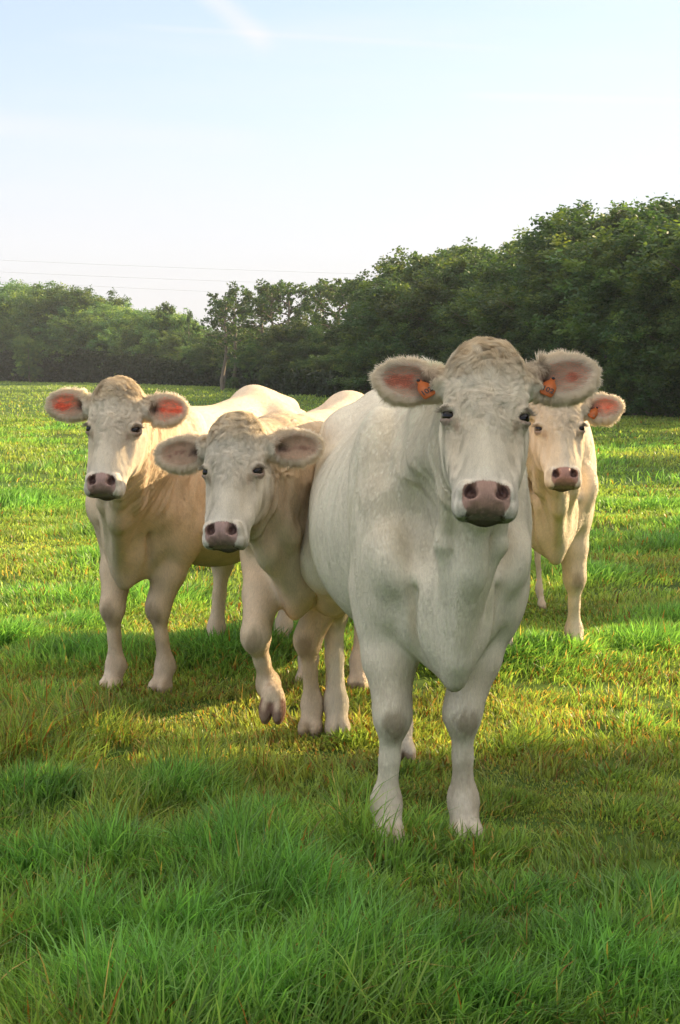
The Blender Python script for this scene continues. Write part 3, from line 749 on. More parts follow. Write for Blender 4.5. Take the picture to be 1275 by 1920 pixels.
def build_cow(spec, M):
    """spec: world place of the cow, legs, head; returns the Empty"""
    name = 'cow'; sc = spec.get('scale', 1.0); h = spec['heading']        # heading angle of local +x in world
    org = np.array([spec['x'], spec['y'], 0.0])
    ca, sa = cos(h), sin(h)
    Rw = np.array([[ca, -sa, 0], [sa, ca, 0], [0, 0, 1]])                  # local -> world
    def loc(w): return Rw.T @ (np.asarray(w, float) - org) / sc
    # head frame in local space
    P = loc(spec['poll'])
    f = unit(Rw.T @ np.asarray(spec['face'], float)); up = Rw.T @ np.asarray(spec['nose_n'], float)
    s = unit(np.cross(up, f)); n = np.cross(f, s)                           # s = the cow's left, n = out of the forehead
    HS = spec.get('head', 1.0)
    HR = np.array([f, n, s])
    def H(l, nn, ss): return P + HS * (l * f + nn * n + ss * s)
    fine = spec.get('fine', .0045); coarse = .014
    hb = np.array([H(l, a, b) for l in (-.06, .52) for a in (-.2, .05) for b in (-.13, .13)])
    lo, hi = hb.min(0), hb.max(0)
    ys0 = min(-.46, lo[1] - .26); ys1 = max(.46, hi[1] + .26)
    xmax = max(hi[0] + .08, 1.0)
    fx = Field(grid_axis(-1.15, xmax, lo[0], hi[0], fine, coarse), grid_axis(ys0, ys1, lo[1], hi[1], fine, coarse * .8), grid_axis(-.03, hi[2] + .16, lo[2], hi[2], fine, coarse))
    LR = (1, -1)
    ax_y = (0, 1, 0)
    # ---------------- trunk
    b = spec.get('belly', 1.0)
    fx.ell((.10, 0, .93), (.50, .262, .355), .06)
    fx.ell((-.18, 0, .865), (.50, .318 * b, .355), .08)
    fx.ell((-.46, 0, .94), (.36, .285 * b, .31), .08)
    wz, hz_ = spec.get('withers', -.05), spec.get('hips', .05)
    fx.cone((.40, 0, 1.155 + wz), (-.55, 0, 1.20 + hz_ * .7), .10, .11, .12)
    fx.ell((.36, 0, 1.17 + wz), (.22, .10, .14), .10)
    fx.ell((-.70, 0, 1.04), (.30, .22, .25), .08)
    fx.cone((-.55, 0, 1.23 + hz_), (-.92, 0, 1.20 + hz_ * .8), .085, .065, .09)
    for y in LR:
        fx.ell((-.55, y * .165, 1.185 + hz_ * .6), (.10, .055, .055), .09)               # hook bone
        fx.ell((-.80, y * .13, .98), (.19, .13, .26), .08)
        fx.ell((-.93, y * .11, 1.12), (.055, .04, .055), .05)
        Rm = np.array([[.94, 0, .34], [0, 1, 0], [-.34, 0, .94]])
        fx.ell((.43, y * .165, .97), (.155, .098, .33), .05, R=Rm)         # shoulder blade
        fx.ell((.585, y * .152, .865), (.095, .078, .11), .035)              # point of the shoulder
        fx.ell((.44, y * .165, .76), (.12, .088, .17), .04)
    fx.ell((.50, 0, .84), (.23, .175, .25), .05)
    fx.ell((.58, 0, .675), (.15, .125, .13), .07)                            # brisket
    bz = spec.get('brisket', .50)
    fx.cone((.52, 0, .67), (.66, 0, bz + .055), .125, .040, .05, flat=(ax_y, .80))
    # ---------------- neck
    nb = H(.13, -.17, 0); w0 = np.array([.42, 0, 1.02]); mid = (w0 * .5 + nb * .5) + np.array([0.02, 0, .0])
    fx.cone(w0, mid, .205, .155, .09, flat=(ax_y, .82)); fx.cone(mid, nb, .165, .115, .08, flat=(s, .85))
    c0 = np.array([.30, 0, 1.20 + wz]); c1 = H(.03, -.13, 0)
    fx.cone(c0, c1 * .5 + c0 * .5 + np.array([0, 0, .02]), .085, .08, .10); fx.cone(c1 * .5 + c0 * .5 + np.array([0, 0, .02]), c1, .08, .07, .08)
    # underside of the neck
    fx.cone(H(.20, -.16, 0), (.60, 0, .80), .075, .13, .08, flat=(ax_y, .8))
    # dewlap
    th = H(.24, -.20, 0); br = np.array([.70, 0, bz + .13]); md = (th + br) * .5 + np.array([.02, 0, -.02])
    fx.cone(th, md, .04, .034, .09, flat=(ax_y, .7)); fx.cone(md, br, .034, .05, .08, flat=(ax_y, .7))
    # neck cords running down to the brisket, hollows beside them
    for y in LR:
        hw_ = spec.get('hollow', .035)
        if hw_ > .01: fx.ell((.72, y * .110, .97), (.10, hw_, .13), .08, 's')
        fx.cone((.66, y * .110, .78), (.60, y * .085, .56), .008, .012, .05, 's')
        a_ = H(.20, -.165, y * .070); b_ = np.array([.735, y * .018, .70])
        m_ = a_ * .45 + b_ * .55 + np.array([-.02, y * .035, 0])
        ck = spec.get('cord', .0); m_ = m_ + np.array([ck, 0, 0]); fx.cone(a_, m_, .016, .015, .035 if ck else .06); fx.cone(m_, b_, .015, .018, .03 if ck else .06)
    # ---------------- legs
    legs = spec['legs']; legpts = []
    for i, y in ((0, 1), (1, -1)):                                          # fore left, fore right
        g = legs[i]; ft = np.array(g['foot'], float)
        E = np.array([.42, y * .155, .76]); K = np.array(g.get('knee', (ft[0] + .005, ft[1] - y * g.get('kin', .012), ft[2] + .40)), float)
        Fe = np.array(g.get('fet', (ft[0] - .035, ft[1], ft[2] + .13)), float)
        fx.cone(E, E * .45 + K * .55, .102, .074, .04); fx.cone(E * .45 + K * .55, K, .074, .052, .03)
        fx.ell(K, (.047, .046, .068), .035); fx.ell(K + np.array([.016, 0, -.005]), (.032, .030, .045), .02)
        mdl = K * .5 + Fe * .5
        fx.cone(K, mdl, .040, .0285, .03); fx.cone(mdl, Fe, .0285, .035, .02)
        fx.ell(Fe, (.040, .037, .050), .035)
        fx.cone(K + np.array([-.042, 0, -.06]), Fe + np.array([-.030, 0, .04]), .013, .014, .012)
        legpts.append((K, Fe, ft, g, 1))
    for i, y in ((2, 1), (3, -1)):                                          # hind left, hind right
        g = legs[i]; ft = np.array(g['foot'], float)
        Hp = np.array([-.72, y * .15, .93]); St = np.array([-.50 + (ft[0] + .62) * .35, y * .19, .72])
        Hk = np.array(g.get('hock', (ft[0] - .11, ft[1] * .95 + y * .01, .47)), float); Fe = np.array(g.get('fet', (ft[0] - .045, ft[1], ft[2] + .13)), float)
        fx.cone(Hp, St, .165, .12, .07); fx.cone(Hp + np.array([-.04, 0, -.02]), Hk * .55 + St * .45, .13, .07, .07); fx.cone(St, Hk * .6 + St * .4, .115, .078, .06)
        fx.cone(Hk * .6 + St * .4, Hk, .078, .054, .04)
        fx.ell(Hk, (.062, .052, .068), .03); fx.cone(Hk + np.array([-.045, 0, .05]), Hk + np.array([-.02, 0, -.05]), .022, .024, .03)
        mdl = Hk * .5 + Fe * .5
        fx.cone(Hk, mdl, .044, .034, .03); fx.cone(mdl, Fe, .034, .038, .02)
        fx.ell(Fe, (.042, .039, .050), .035)
        legpts.append((Hk, Fe, ft, g, 0))
    hoofs = []
    for (K, Fe, ft, g, fore) in legpts:
        tilt = g.get('tilt', 0.0); c_, s_ = cos(tilt), sin(tilt)
        Rf = np.array([[c_, 0, -s_], [0, 1, 0], [s_, 0, c_]])               # toe pointing down when tilt > 0
        fwd, upv = Rf[0], Rf[2]
        pst = ft + upv * (.06 * c_ + .028 * s_) - fwd * (.045 * s_)
        fx.cone(Fe, pst, .037, .042, .03)
        for yy in LR:
            c = ft + fwd * .012 + upv * .036 + np.array([0, yy * .0245, 0])
            fx.ell(c, (.058, .0265, .046), .012, R=Rf)
            fx.ell(Fe - fwd * .048 + np.array([0, yy * .022, -.015]), (.014, .012, .017), .01)
        fx.ell(ft + fwd * .075 + upv * .02, (.05, .0045, .05), .006, op='s', R=Rf)
        hoofs.append((ft, fwd, upv))
    # tail
    tp = [(-.93, 0, 1.17), (-1.02, 0, 1.08), (-1.04, .02, .85), (-1.03, .04, .55)]
    for q in range(3): fx.cone(tp[q], tp[q + 1], (.05, .028, .022)[q], (.03, .022, .02)[q], .03)
    fx.ell((-1.03, .04, .46), (.035, .035, .12), .03)
    # ---------------- head
    def E_(c, r, k=.02, op='u', rot=None):
        R = HR if rot is None else rot @ HR
        fx.ell(H(*c), np.array(r) * HS, k * HS, op, R)
    def C_(a, b_, ra, rb, k=.02, op='u', flat=None): fx.cone(H(*a), H(*b_), ra * HS, rb * HS, k * HS, op, flat)
    E_((.085, -.09, 0), (.105, .095, .098), .03)
    E_((.015, -.075, 0), (.060, .060, .076), .04)
    E_((.13, -.060, 0), (.125, .055, .104), .03)
    E_((.055, -.055, 0), (.075, .055, .085), .03)
    for y in LR:
        E_((.150, -.064, y * .086), (.040, .032, .026), .02)               # brow
        C_((.19, -.11, y * .080), (.35, -.085, y * .060), .030, .026, .04)  # cheek crest
        E_((.220, -.145, y * .066), (.130, .075, .046), .03)               # masseter
        C_((.22, -.185, y * .045), (.42, -.11, y * .025), .030, .026, .03)  # jaw bone
        C_((.22, -.080, y * .052), (.42, -.062, y * .046), .044, .038, .03)
    C_((.16, -.062, 0), (.40, -.050, 0), .068, .050, .03, flat=(s, 1.14))
    C_((.20, -.038, 0), (.39, -.026, 0), .032, .026, .03)
    C_((.20, -.12, 0), (.42, -.08, 0), .062, .042, .03)
    E_((.425, -.055, 0), (.050, .052, .076), .02)
    E_((.420, -.030, 0), (.040, .036, .062), .015)                          # nose pad
    for y in LR:
        E_((.448, -.055, y * .051), (.034, .045, .033), .015)              # lip
        E_((.415, -.020, y * .056), (.027, .026, .018), .010)
        E_((.436, -.018, y * .030), (.018, .024, .016), .010)              # nostril wing
    E_((.444, -.094, 0), (.034, .028, .040), .02)                          # chin
    E_((.478, -.066, 0), (.0055, .030, .085), .006, 's')                    # mouth line
    for y in LR:
        a_ = -.62 * y; rot = np.array([[cos(a_), 0, -sin(a_)], [0, 1, 0], [sin(a_), 0, cos(a_)]])
        E_((.418, .006, y * .043), (.024, .034, .0125), .006, 's', rot)
        E_((.430, .006, y * .037), (.014, .030, .0155), .006, 's')
    for y in LR:
        E_((.285, -.020, y * .088), (.060, .030, .018), .03, 's')           # hollow below the eye
        E_((.120, -.070, y * .125), (.040, .030, .014), .02, 's')           # temple
        C_((.25, -.036, y * .040), (.37, -.030, y * .034), .012, .010, .015)  # edge of the nasal bone
    # eyes
    eyes = []
    for y in LR:
        e = unit(np.array([.05, .66, y * .76])); ec = (.180, -.060, y * .0845)
        E_(ec, (.034, .036, .032), .018)
        ctr = np.array(ec) + e * .006
        t1_ = unit(np.cross(e, [1, 0, 0])); t2_ = np.cross(t1_, e)
        if t2_[0] < 0: t2_ = -t2_
        if t1_[1] < 0: t1_ = -t1_
        t1_, t2_ = t1_ * .93 + t2_ * .36, t2_ * .93 - t1_ * .36
        rot = np.array([t2_, t1_, e])                                      # rows in (l, n, s)
        fx.ell(H(*(np.array(ec) + e * .030)), np.array([.0150, .0260, .022]) * HS, .005 * HS, 's', rot @ HR)
        up_ = t2_ * -.016
        lid = np.array(ec) + e * .027
        C_(lid - t2_ * .0150 - t1_ * .020 + e * .001, lid - t2_ * .0175 + t1_ * .016 + e * .003, .0075, .007, .008)   # upper lid
        C_(lid + t2_ * .0165 - t1_ * .015, lid + t2_ * .0160 + t1_ * .015, .0045, .0045, .008)
        eyes.append((H(*(np.array(ec) + e * .0125)), unit(HR.T @ e)))
    # ears
    ears = []
    for qi, y in enumerate(LR):
        ea = spec['ears'][qi]                                              # lift, forward, twist, length
        a = unit(np.array([-sin(ea[0]), sin(ea[1]) - .05, y * cos(ea[0])]))   # (l, n, s): out and up
        fr = unit(np.array([ea[2], 1.0, y * ea[3]])); bq = unit(np.cross(a, fr)); fr = np.cross(bq, a)
        if bq[0] > 0: bq = -bq                                             # bq = towards the ear's upper edge
        base = np.array([.076, -.088, y * .086])
        RE = np.array([a, bq, fr]) @ HR
        el = ea[4] if len(ea) > 4 else 1.0
        C_(base, base + a * .055, .038, .034, .03)
        cE = base + a * .126 * el
        fx.ell(H(*cE), np.array([.102 * el, .053, .017]) * HS, .02 * HS, 'u', RE)
        fx.ell(H(*(cE + a * .018 - bq * .004)), np.array([.066 * el, .054, .013]) * HS, .015, 'u', RE)
        fx.ell(H(*(cE + a * .010 + fr * .019)), np.array([.084 * el, .044, .025]) * HS, .008 * HS, 's', RE)
        fx.ell(H(*(cE - a * .042 * el + fr * .015)), np.array([.030, .018, .016]) * HS, .012 * HS, 's', RE)
        ears.append((H(*cE), RE, el))
    V, Q = fx.mesh()
    V = relax(V, Q, .45, 2)
    N = vnormals(V, Q)
    # keep the largest body only is not needed: one union surface
    hl = (V - P) @ HR.T / HS; l_, n_, s_ = hl.T
    inhead = (l_ > -.08) & (l_ < .53) & (np.abs(s_) < .16) & (n_ > -.23) & (n_ < .08)
    hw = np.where(inhead, 1.0, 0.0)
    # neck mask: distance to the neck line
    ab = nb - w0; t = np.clip(((V - w0) @ ab) / (ab @ ab), 0, 1); dn = np.linalg.norm(V - w0 - t[:, None] * ab, axis=1)
    neck = sstep(.34, .20, dn) * sstep(-.0, .25, t) * (1 - sstep(-.16, -.08, n_) * inhead)
    # vertical skin folds along the neck and behind the elbow, ribs, muscles
    ang = np.arctan2(V[:, 1], (V - w0) @ unit(np.cross(ab, [0, 1, 0])) * -1)
    along = (V - w0) @ unit(ab)
    q = np.stack([along * 26 + .5 * vnoise(V * 5, 2), ang * 1.1, V[:, 2] * 1.2], 1)
    fold = 1 - np.abs(vnoise(q, 4)) * 2
    mus = fbm(V * np.array([5.5, 5.5, 5.0]), 9, 2)
    disp = neck * (.0095 * fold) + .008 * mus * (1 - hw) * sstep(.35, .6, V[:, 2])
    sh = np.exp(-((V[:, 0] - .48) / .22) ** 2) * sstep(.7, .9, V[:, 2])
    q2 = np.stack([V[:, 0] * 14 + vnoise(V * 4, 5), V[:, 1] * 3, V[:, 2] * 3.0], 1)
    disp += .005 * sh * (1 - neck) * (1 - np.abs(vnoise(q2, 6)) * 2) * (1 - hw)
    ribs = np.exp(-((V[:, 0] + .05) / .35) ** 2) * sstep(.6, .8, V[:, 2]) * (1 - sstep(1.1, 1.25, V[:, 2]))
    disp += .0009 * ribs * np.sin(V[:, 0] * 62 + V[:, 2] * 6)
    # woolly forehead relief
    fh = inhead * sstep(.30, .16, l_) * sstep(-.09, -.04, n_)
    curl = 1 - np.abs(fbm(np.stack([l_ * 42 + 1.6 * vnoise(hl * 26, 8), n_ * 30, s_ * 55 + 1.8 * vnoise(hl * 22 + 9, 8)], 1), 7, 2)) * 2.2
    disp += .0028 * fh * curl
    for k, (a_, RE, el) in enumerate(ears):
        pass
    V = V + N * (disp)[:, None]
    N = vnormals(V, Q)
    # ---------------- pigments
    body = np.array(spec['coat']); face = np.array(spec['facecol'])
    C = np.tile(body, (len(V), 1))
    big = fbm(V * 2.3, 15, 3); small = fbm(V * 13, 17, 2)
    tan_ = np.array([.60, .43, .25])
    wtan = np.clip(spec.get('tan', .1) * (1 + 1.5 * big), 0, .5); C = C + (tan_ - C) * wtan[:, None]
    hblend = inhead * sstep(-.2, -.12, n_)
    C = C + (face - C) * hblend[:, None]
    def paint(mask, col, amt=1.0):
        nonlocal C; C = C + (np.array(col) - C) * (np.clip(mask, 0, 1) * amt)[:, None]
    # cream warmer patches beside the nose bridge, round the eyes and on the cheeks
    warm = np.exp(-((l_ - .27) / .09) ** 2 - ((np.abs(s_) - .075) / .035) ** 2) + .8 * np.exp(-((l_ - .19) / .05) ** 2 - ((np.abs(s_) - .095) / .03) ** 2)
    paint(inhead * warm * np.clip(.75 + .6 * small, 0, 1), (.62, .50, .36), .5)
    # poll tuft
    pollm = inhead * sstep(.105, .0, l_ + .03 * small) * sstep(-.18, -.10, n_)
    paint(pollm * np.clip(.65 + .9 * fbm(hl * np.array([18, 30, 60.]), 29, 3), 0, 1), spec.get('pollcol', (.62, .47, .28)), .8)
    wet = np.zeros(len(V)); thin = np.zeros(len(V)); hlen = np.full(len(V), .0075)
    # nose pad
    e1 = np.abs((l_ - .436) / .043) ** 3 + np.abs(s_ / .063) ** 3
    pad = sstep(1.12, .92, e1 + .12 * small) * (n_ > -.075) * inhead
    lower = sstep(.455, .468, l_) * (np.abs(s_) < .050) * (n_ > -.125) * inhead
    pink = np.array(spec.get('nose', (.36, .22, .17)))
    paint(pad, pink); paint(pad * sstep(.40, .385, l_), (.34, .16, .12), .5)
    paint(lower * sstep(-.125, -.10, n_), (.13, .10, .065), .85)
    for y in LR:
        ns = ((l_ - .424) / .024) ** 2 + ((s_ - y * .041) / .017) ** 2
        paint(sstep(1.3, .5, ns) * (n_ < -.006) * (n_ > -.05) * inhead, (.05, .02, .018), .95)
    mouth = np.exp(-((l_ - .478) / .006) ** 2) * (np.abs(s_) < .075) * (n_ > -.10) * inhead
    paint(mouth, (.09, .07, .04), .9)
    paint(pad * np.clip(.5 + 1.6 * fbm(V * 70, 63, 3), 0, 1) * sstep(.400, .455, l_), (.17, .11, .08), .55)
    paint(pad * np.clip(1.5 * fbm(V * 120, 65, 2), 0, 1), (.50, .30, .24), .35)
    wet = np.maximum(wet, pad)
    # muzzle hair whiter
    paint(inhead * sstep(.32, .43, l_) * (1 - np.maximum(pad, lower)), (.80, .76, .69), .45)
    # eyes: dark lids, pinkish inner corner with a tear stain
    for (ec, ed), y in zip(eyes, LR):
        d = np.linalg.norm(V - ec, axis=1) / HS
        paint(sstep(.0350, .0300, d), (.20, .13, .10), .85); wet = np.maximum(wet, sstep(.031, .026, d) * .8)
        cn = np.linalg.norm(hl - np.array([.208, -.034, y * .078]), axis=1)
        paint(sstep(.022, .006, cn), (.52, .32, .22), .35)
        paint(sstep(.017, .006, np.linalg.norm(hl - np.array([.222, -.034, y * .074]), axis=1)), (.35, .22, .14), .35)
    # ears
    edge_e = np.zeros(len(V)); inner_e = np.zeros(len(V)); isear = np.zeros(len(V), bool)
    earc = np.zeros((len(V), 3)); eara = np.zeros((len(V), 3)); bare = np.zeros(len(V))
    for (ecen, RE, el) in ears:
        q = (V - ecen) @ RE.T / HS; q[:, 0] /= el
        r = np.sqrt((q[:, 0] / .100) ** 2 + (q[:, 1] / .056) ** 2); m = (r < 1.25) & (np.abs(q[:, 2]) < .035) & (q[:, 0] > -.075)
        isear |= m; front = (N @ RE[2]) > .05
        inn = m & front
        rr = np.clip(r, 0, 1.3)
        paint(inn * sstep(1.0, .70, rr), (.40, .27, .19), .85)
        paint(inn * sstep(.72, .30, np.sqrt(((q[:, 0] - .024) / .062) ** 2 + ((q[:, 1] + .002 + .1 * q[:, 0]) / .022) ** 2) + 1.1 * fbm(V * 45, 27, 2)), spec.get('earred', (.40, .14, .09)), .8)
        paint(inn * np.exp(-((q[:, 0] + .045) / .022) ** 2 - ((q[:, 1] + .0) / .018) ** 2), (.05, .03, .025), .9)
        edge_e = np.maximum(edge_e, m * sstep(.72, .95, rr)); inner_e = np.maximum(inner_e, inn * sstep(.95, .8, rr))
        thin = np.maximum(thin, m * sstep(-.06, .0, q[:, 0]) * spec.get('glow', .8))
        eara[m] = RE[0] - .5 * RE[1]; bare = np.maximum(bare, inn * sstep(.85, .4, rr))
        earc[m] = unit(q[m] * np.array([1 / .10, 1 / .05, 0.2])) @ RE
    # legs: hooves, knee stains
    for (K, Fe, ft, g, fore), (hf, fw, uv) in zip(legpts, hoofs):
        d = (V - hf) @ uv; near = (np.linalg.norm(V - hf, axis=1) < .12) & ((fw[2] > -.3) | ((V - hf) @ fw > -.02))
        paint(near * sstep(g.get('hh', .052), g.get('hh', .052) - .012, d + .006 * small), g.get('hoof', (.34, .25, .18))); wet = np.maximum(wet, near * (d < .05) * .5)
        kd = np.sqrt((((V - K - np.array([.055, 0, -.02])) / np.array([.05, .038, .055])) ** 2).sum(1))
        if fore: paint(sstep(1.3, .4, kd + .35 * small + .5 * fbm(V * np.array([60, 60, 14.]), 23, 2)), (.26, .19, .11), spec.get('knee_dirt', .65))
        lower_leg = sstep(.30, .10, V[:, 2]) * (np.linalg.norm((V - ft)[:, :2], axis=1) < .12)
        paint(lower_leg * (d > .055), (.70, .60, .50), .45)
        paint(lower_leg * np.clip(small * 2.2 - .3, 0, 1), (.36, .25, .17), .35)
    # grubby belly and brisket
    paint(sstep(.62, .48, V[:, 2]) * sstep(.40, .5, V[:, 2]) * np.clip(.5 + big, 0, 1), (.50, .38, .24), .4)
    # dried mud and grass stains on the legs, belly and flanks
    stn = fbm(V * np.array([9, 9, 6.]), 201, 4)
    paint(sstep(.10, .42, stn) * sstep(.75, .25, V[:, 2]) * (1 - inhead), (.33, .25, .15), .38)
    paint(sstep(.26, .5, fbm(V * np.array([7, 7, 4.]) + 5, 203, 4)) * (1 - inhead) * sstep(1.2, .8, V[:, 2]), (.50, .46, .27), .35)
    C = np.clip(C * (1 + .05 * small)[:, None], .01, .88)
    # ---------------- objects
    root = link(name, None, loc=org); root.rotation_euler = (0, 0, h); root.scale = (sc,) * 3
    tag(root, spec['label'], 'cow', 'white cream cows standing in the pasture')
    body_o = link('body', mesh_from('body', V, np.full(len(Q), 4), Q.ravel(), M['skin'], C, True, dict(wet=wet, thin=thin)), root)
    for (c, d) in eyes:
        lat = 20; me = bpy.data.meshes.new('eye'); import bmesh
        bm = bmesh.new(); bmesh.ops.create_uvsphere(bm, u_segments=28, v_segments=16, radius=.0230 * HS)
        bm.to_mesh(me); bm.free(); me.polygons.foreach_set('use_smooth', np.ones(len(me.polygons), bool)); me.materials.append(M['eye'])
        link('eye', me, root, tuple(c))
    # eyelashes
    for (c, d) in eyes:
        R2 = np.random.default_rng(3); sdv = unit(np.cross(d, f)); upl = unit(np.cross(sdv, d)); upl = -upl if upl @ f > 0 else upl
        kk = 46; th = np.linspace(-1, 1, kk); root_ = c + d * .0205 * HS + (upl[None] * (.0165 - .004 * th[:, None] ** 2) + sdv[None] * th[:, None] * .019) * HS
        tip = unit(d[None] * 1.0 + upl[None] * .15 - np.array([0, 0, .25]) + sdv[None] * th[:, None] * .6 + R2.normal(0, .10, (kk, 3)))
        P4 = np.stack([root_, root_ + tip * .006, root_ + tip * .012 + upl * .001, root_ + tip * .017 + upl * .004], 1)
        el_ = bpy.data.hair_curves.new('eyelashes'); el_.add_curves([4] * kk); el_.attributes['position'].data.foreach_set('vector', P4.astype(np.float32).ravel())
        ra = el_.attributes.get('radius') or el_.attributes.new('radius', 'FLOAT', 'POINT'); ra.data.foreach_set('value', np.tile([.0006, .0006, .0004, .0002], kk).astype(np.float32))
        for nm_, ty, vv in (('hcol', 'FLOAT_COLOR', np.tile([.62, .52, .40, 1], kk)), ('hnrm', 'FLOAT_VECTOR', np.tile(d, kk))):
            a = el_.attributes.new(nm_, ty, 'CURVE'); a.data.foreach_set('color' if ty == 'FLOAT_COLOR' else 'vector', vv.astype(np.float32))
        el_.materials.append(M['hair']); link('eyelashes', el_, body_o)
    # ear tags
    for k, (tagpos, txt) in enumerate(spec.get('tags', [])):
        ecen, RE, el = ears[tagpos]; a, bq, fr = RE
        y = LR[tagpos]
        hole = ecen - a * .020 * HS * el + bq * .004 + fr * .012 * HS
        dwn = unit(-bq * .85 - a * spec.get('tagin', .75) + fr * .32); side = unit(np.cross(dwn, fr)); nrm = np.cross(side, dwn)
        if nrm @ fr < 0: nrm = -nrm
        if side @ (Rw.T @ np.array([1., 0, 0])) < 0: side = -side
        prof = [(.0, .004), (.006, .007), (.013, .007), (.022, .013), (.031, .018), (.040, .019), (.060, .018), (.065, .014)]
        vs = []; 
        for hz in (-.0008, .0008):
            for (u, w) in prof: vs.append(hole + dwn * u - side * w + nrm * (hz + .004 * sin(u * 50))); vs.append(hole + dwn * u + side * w + nrm * (hz + .004 * sin(u * 50)))
        npf = len(prof); fc = []
        for L_ in (0, 1):
            o_ = L_ * npf * 2
            for u in range(npf - 1):
                qd = (o_ + 2 * u, o_ + 2 * u + 1, o_ + 2 * u + 3, o_ + 2 * u + 2); fc.append(qd if L_ else qd[::-1])
        for u in range(npf - 1):
            for sd in (0, 1):
                a0 = 2 * u + sd; b0 = a0 + 2; fc.append((a0, b0, b0 + 2 * npf, a0 + 2 * npf) if sd else (b0, a0, a0 + 2 * npf, b0 + 2 * npf))
        fc.append((0, 1, 1 + 2 * npf, 2 * npf)); e0 = 2 * npf - 2; fc.append((e0 + 1, e0, e0 + 2 * npf, e0 + 1 + 2 * npf))
        tm = mesh_from('ear_tag', np.array(vs), np.full(len(fc), 4), np.array(fc).ravel(), M['tag'])
        to = link('ear_tag', tm, root); to['label'] = 'orange numbered ear tag'
        # stud
        th_ = np.linspace(0, 2 * pi, 12, endpoint=False)
        tv = np.concatenate([[hole + dwn * .004 + nrm * .003 + .0048 * (cos(x_) * dwn + sin(x_) * side) for x_ in th_], [hole + dwn * .004 + nrm * .006 + .003 * (cos(x_) * dwn + sin(x_) * side) for x_ in th_]])
        fz = [(i_, (i_ + 1) % 12, 12 + (i_ + 1) % 12, 12 + i_) for i_ in range(12)]
        link('stud', mesh_from('stud', tv, [4] * 12 + [12], np.concatenate([np.array(fz).ravel(), np.arange(12, 24)]), M['print']), to)
        if txt:
            cu = bpy.data.curves.new('number', 'FONT'); cu.body = txt; cu.size = .022; cu.align_x = 'CENTER'; cu.align_y = 'CENTER'; cu.extrude = .0003
            cu.offset = .0004; cu.materials.append(M['print'])
            tmp = bpy.data.objects.new('number', cu); COL.objects.link(tmp); nm = bpy.data.meshes.new_from_object(tmp); bpy.data.objects.remove(tmp); tx = link('number', nm, to); upx = np.cross(nrm, side)
            c = hole + dwn * .048 + nrm * (.0016 + .004 * sin(.048 * 50))
            mtx = Matrix([[side[i_], upx[i_], nrm[i_], c[i_]] for i_ in range(3)] + [[0, 0, 0, 1]]); tx.matrix_local = mtx
    # ---------------- coat hair
    flow = np.tile(np.array([-1.0, 0, -.55]), (len(V), 1))
    flow[:, 2] -= .8 * sstep(.75, .55, V[:, 2]); flow = np.where((V[:, 2] < .62)[:, None], np.array([-.15, 0, -1.0]), flow)
    nk = unit(np.array([-.35, 0, -1.0])); flow = flow * (1 - neck[:, None]) + nk * neck[:, None]
    wl_ = .105
    dv = np.stack([l_ - wl_, n_ * 0 - .02, s_ * .9], 1); down = np.stack([np.ones_like(l_), l_ * 0, s_ * .8], 1)
    wdown = sstep(.13, .24, l_)[:, None]; dloc = unit(dv) * (1 - wdown) + down * wdown
    wpoll = sstep(.075, .045, l_)[:, None]; pollf = np.stack([np.ones_like(l_) * 1.0, np.ones_like(l_) * .45, s_ * 7], 1)
    dloc = dloc * (1 - wpoll) + unit(pollf) * wpoll
    turb = np.stack([vnoise(hl * 34 + 3, 31), vnoise(hl * 34 + 7, 33) * .3, vnoise(hl * 34 + 11, 35)], 1) * (1.15 * (fh + pollm) + .25)[:, None]
    hdir = (dloc + turb) @ HR
    flow = np.where(hblend[:, None] > .3, hdir, flow)
    flow = np.where(isear[:, None], earc * (.25 + .75 * edge_e[:, None]) + eara * (1 - edge_e[:, None]), flow)
    tb = np.stack([vnoise(V * 16, 41), vnoise(V * 16 + 5, 42), vnoise(V * 16 + 9, 43)], 1); flow = flow + tb * (.10 + .18 * hblend)[:, None]
    hlen = .0055 + .006 * neck + .003 * sstep(.6, .4, V[:, 2])
    hlen = hlen * (1 - hblend) + .0075 * hblend + .008 * fh
    hlen = hlen + .017 * pollm + .014 * edge_e - .002 * inner_e
    hlen = hlen * (1 - .55 * bare)
    hlen = hlen * (1 - np.clip(pad + lower * .0, 0, 1))
    hlen = np.where(sum(np.linalg.norm(V - ec, axis=1) < .0315 * HS for ec, _ in eyes) > 0, 0, hlen)
    hlen = hlen * np.clip(sum(1 - .65 * sstep(.065, .035, np.linalg.norm(V - ec, axis=1)) for ec, _ in eyes) - 1, .2, 1)
    for (hf, fw, uv) in hoofs: hlen = np.where((np.linalg.norm(V - hf, axis=1) < .12) & ((V - hf) @ uv < .048) & ((fw[2] > -.3) | ((V - hf) @ fw > -.02)), 0, hlen)
    lift = .06 + .08 * neck + .45 * fh + .55 * pollm + .30 * edge_e
    dens = np.ones(len(V)); dens = dens * (1 - .35 * (1 - hblend)) + 1.6 * hblend + 1.8 * pollm + 2.6 * edge_e + 1.0 * isear
    # fewer strands on the side that no camera near the photograph's could see
    Vw = V @ Rw.T * sc + org; Nw = N @ Rw.T; tocam = unit(np.array([0, 0, CAMZ]) - Vw); fac = (Nw * tocam).sum(1)
    dens *= .12 + .88 * sstep(-.75, -.25, fac)
    tri = np.concatenate([Q[:, [0, 1, 2]], Q[:, [0, 2, 3]]])
    A = np.linalg.norm(np.cross(V[tri[:, 1]] - V[tri[:, 0]], V[tri[:, 2]] - V[tri[:, 0]]), axis=1) / 2
    w = A * dens[tri].mean(1) * (hlen[tri].min(1) > .001); cum = np.cumsum(w)
    NS = spec.get('hairs', 250000); R = np.random.default_rng(spec.get('seed', 1))
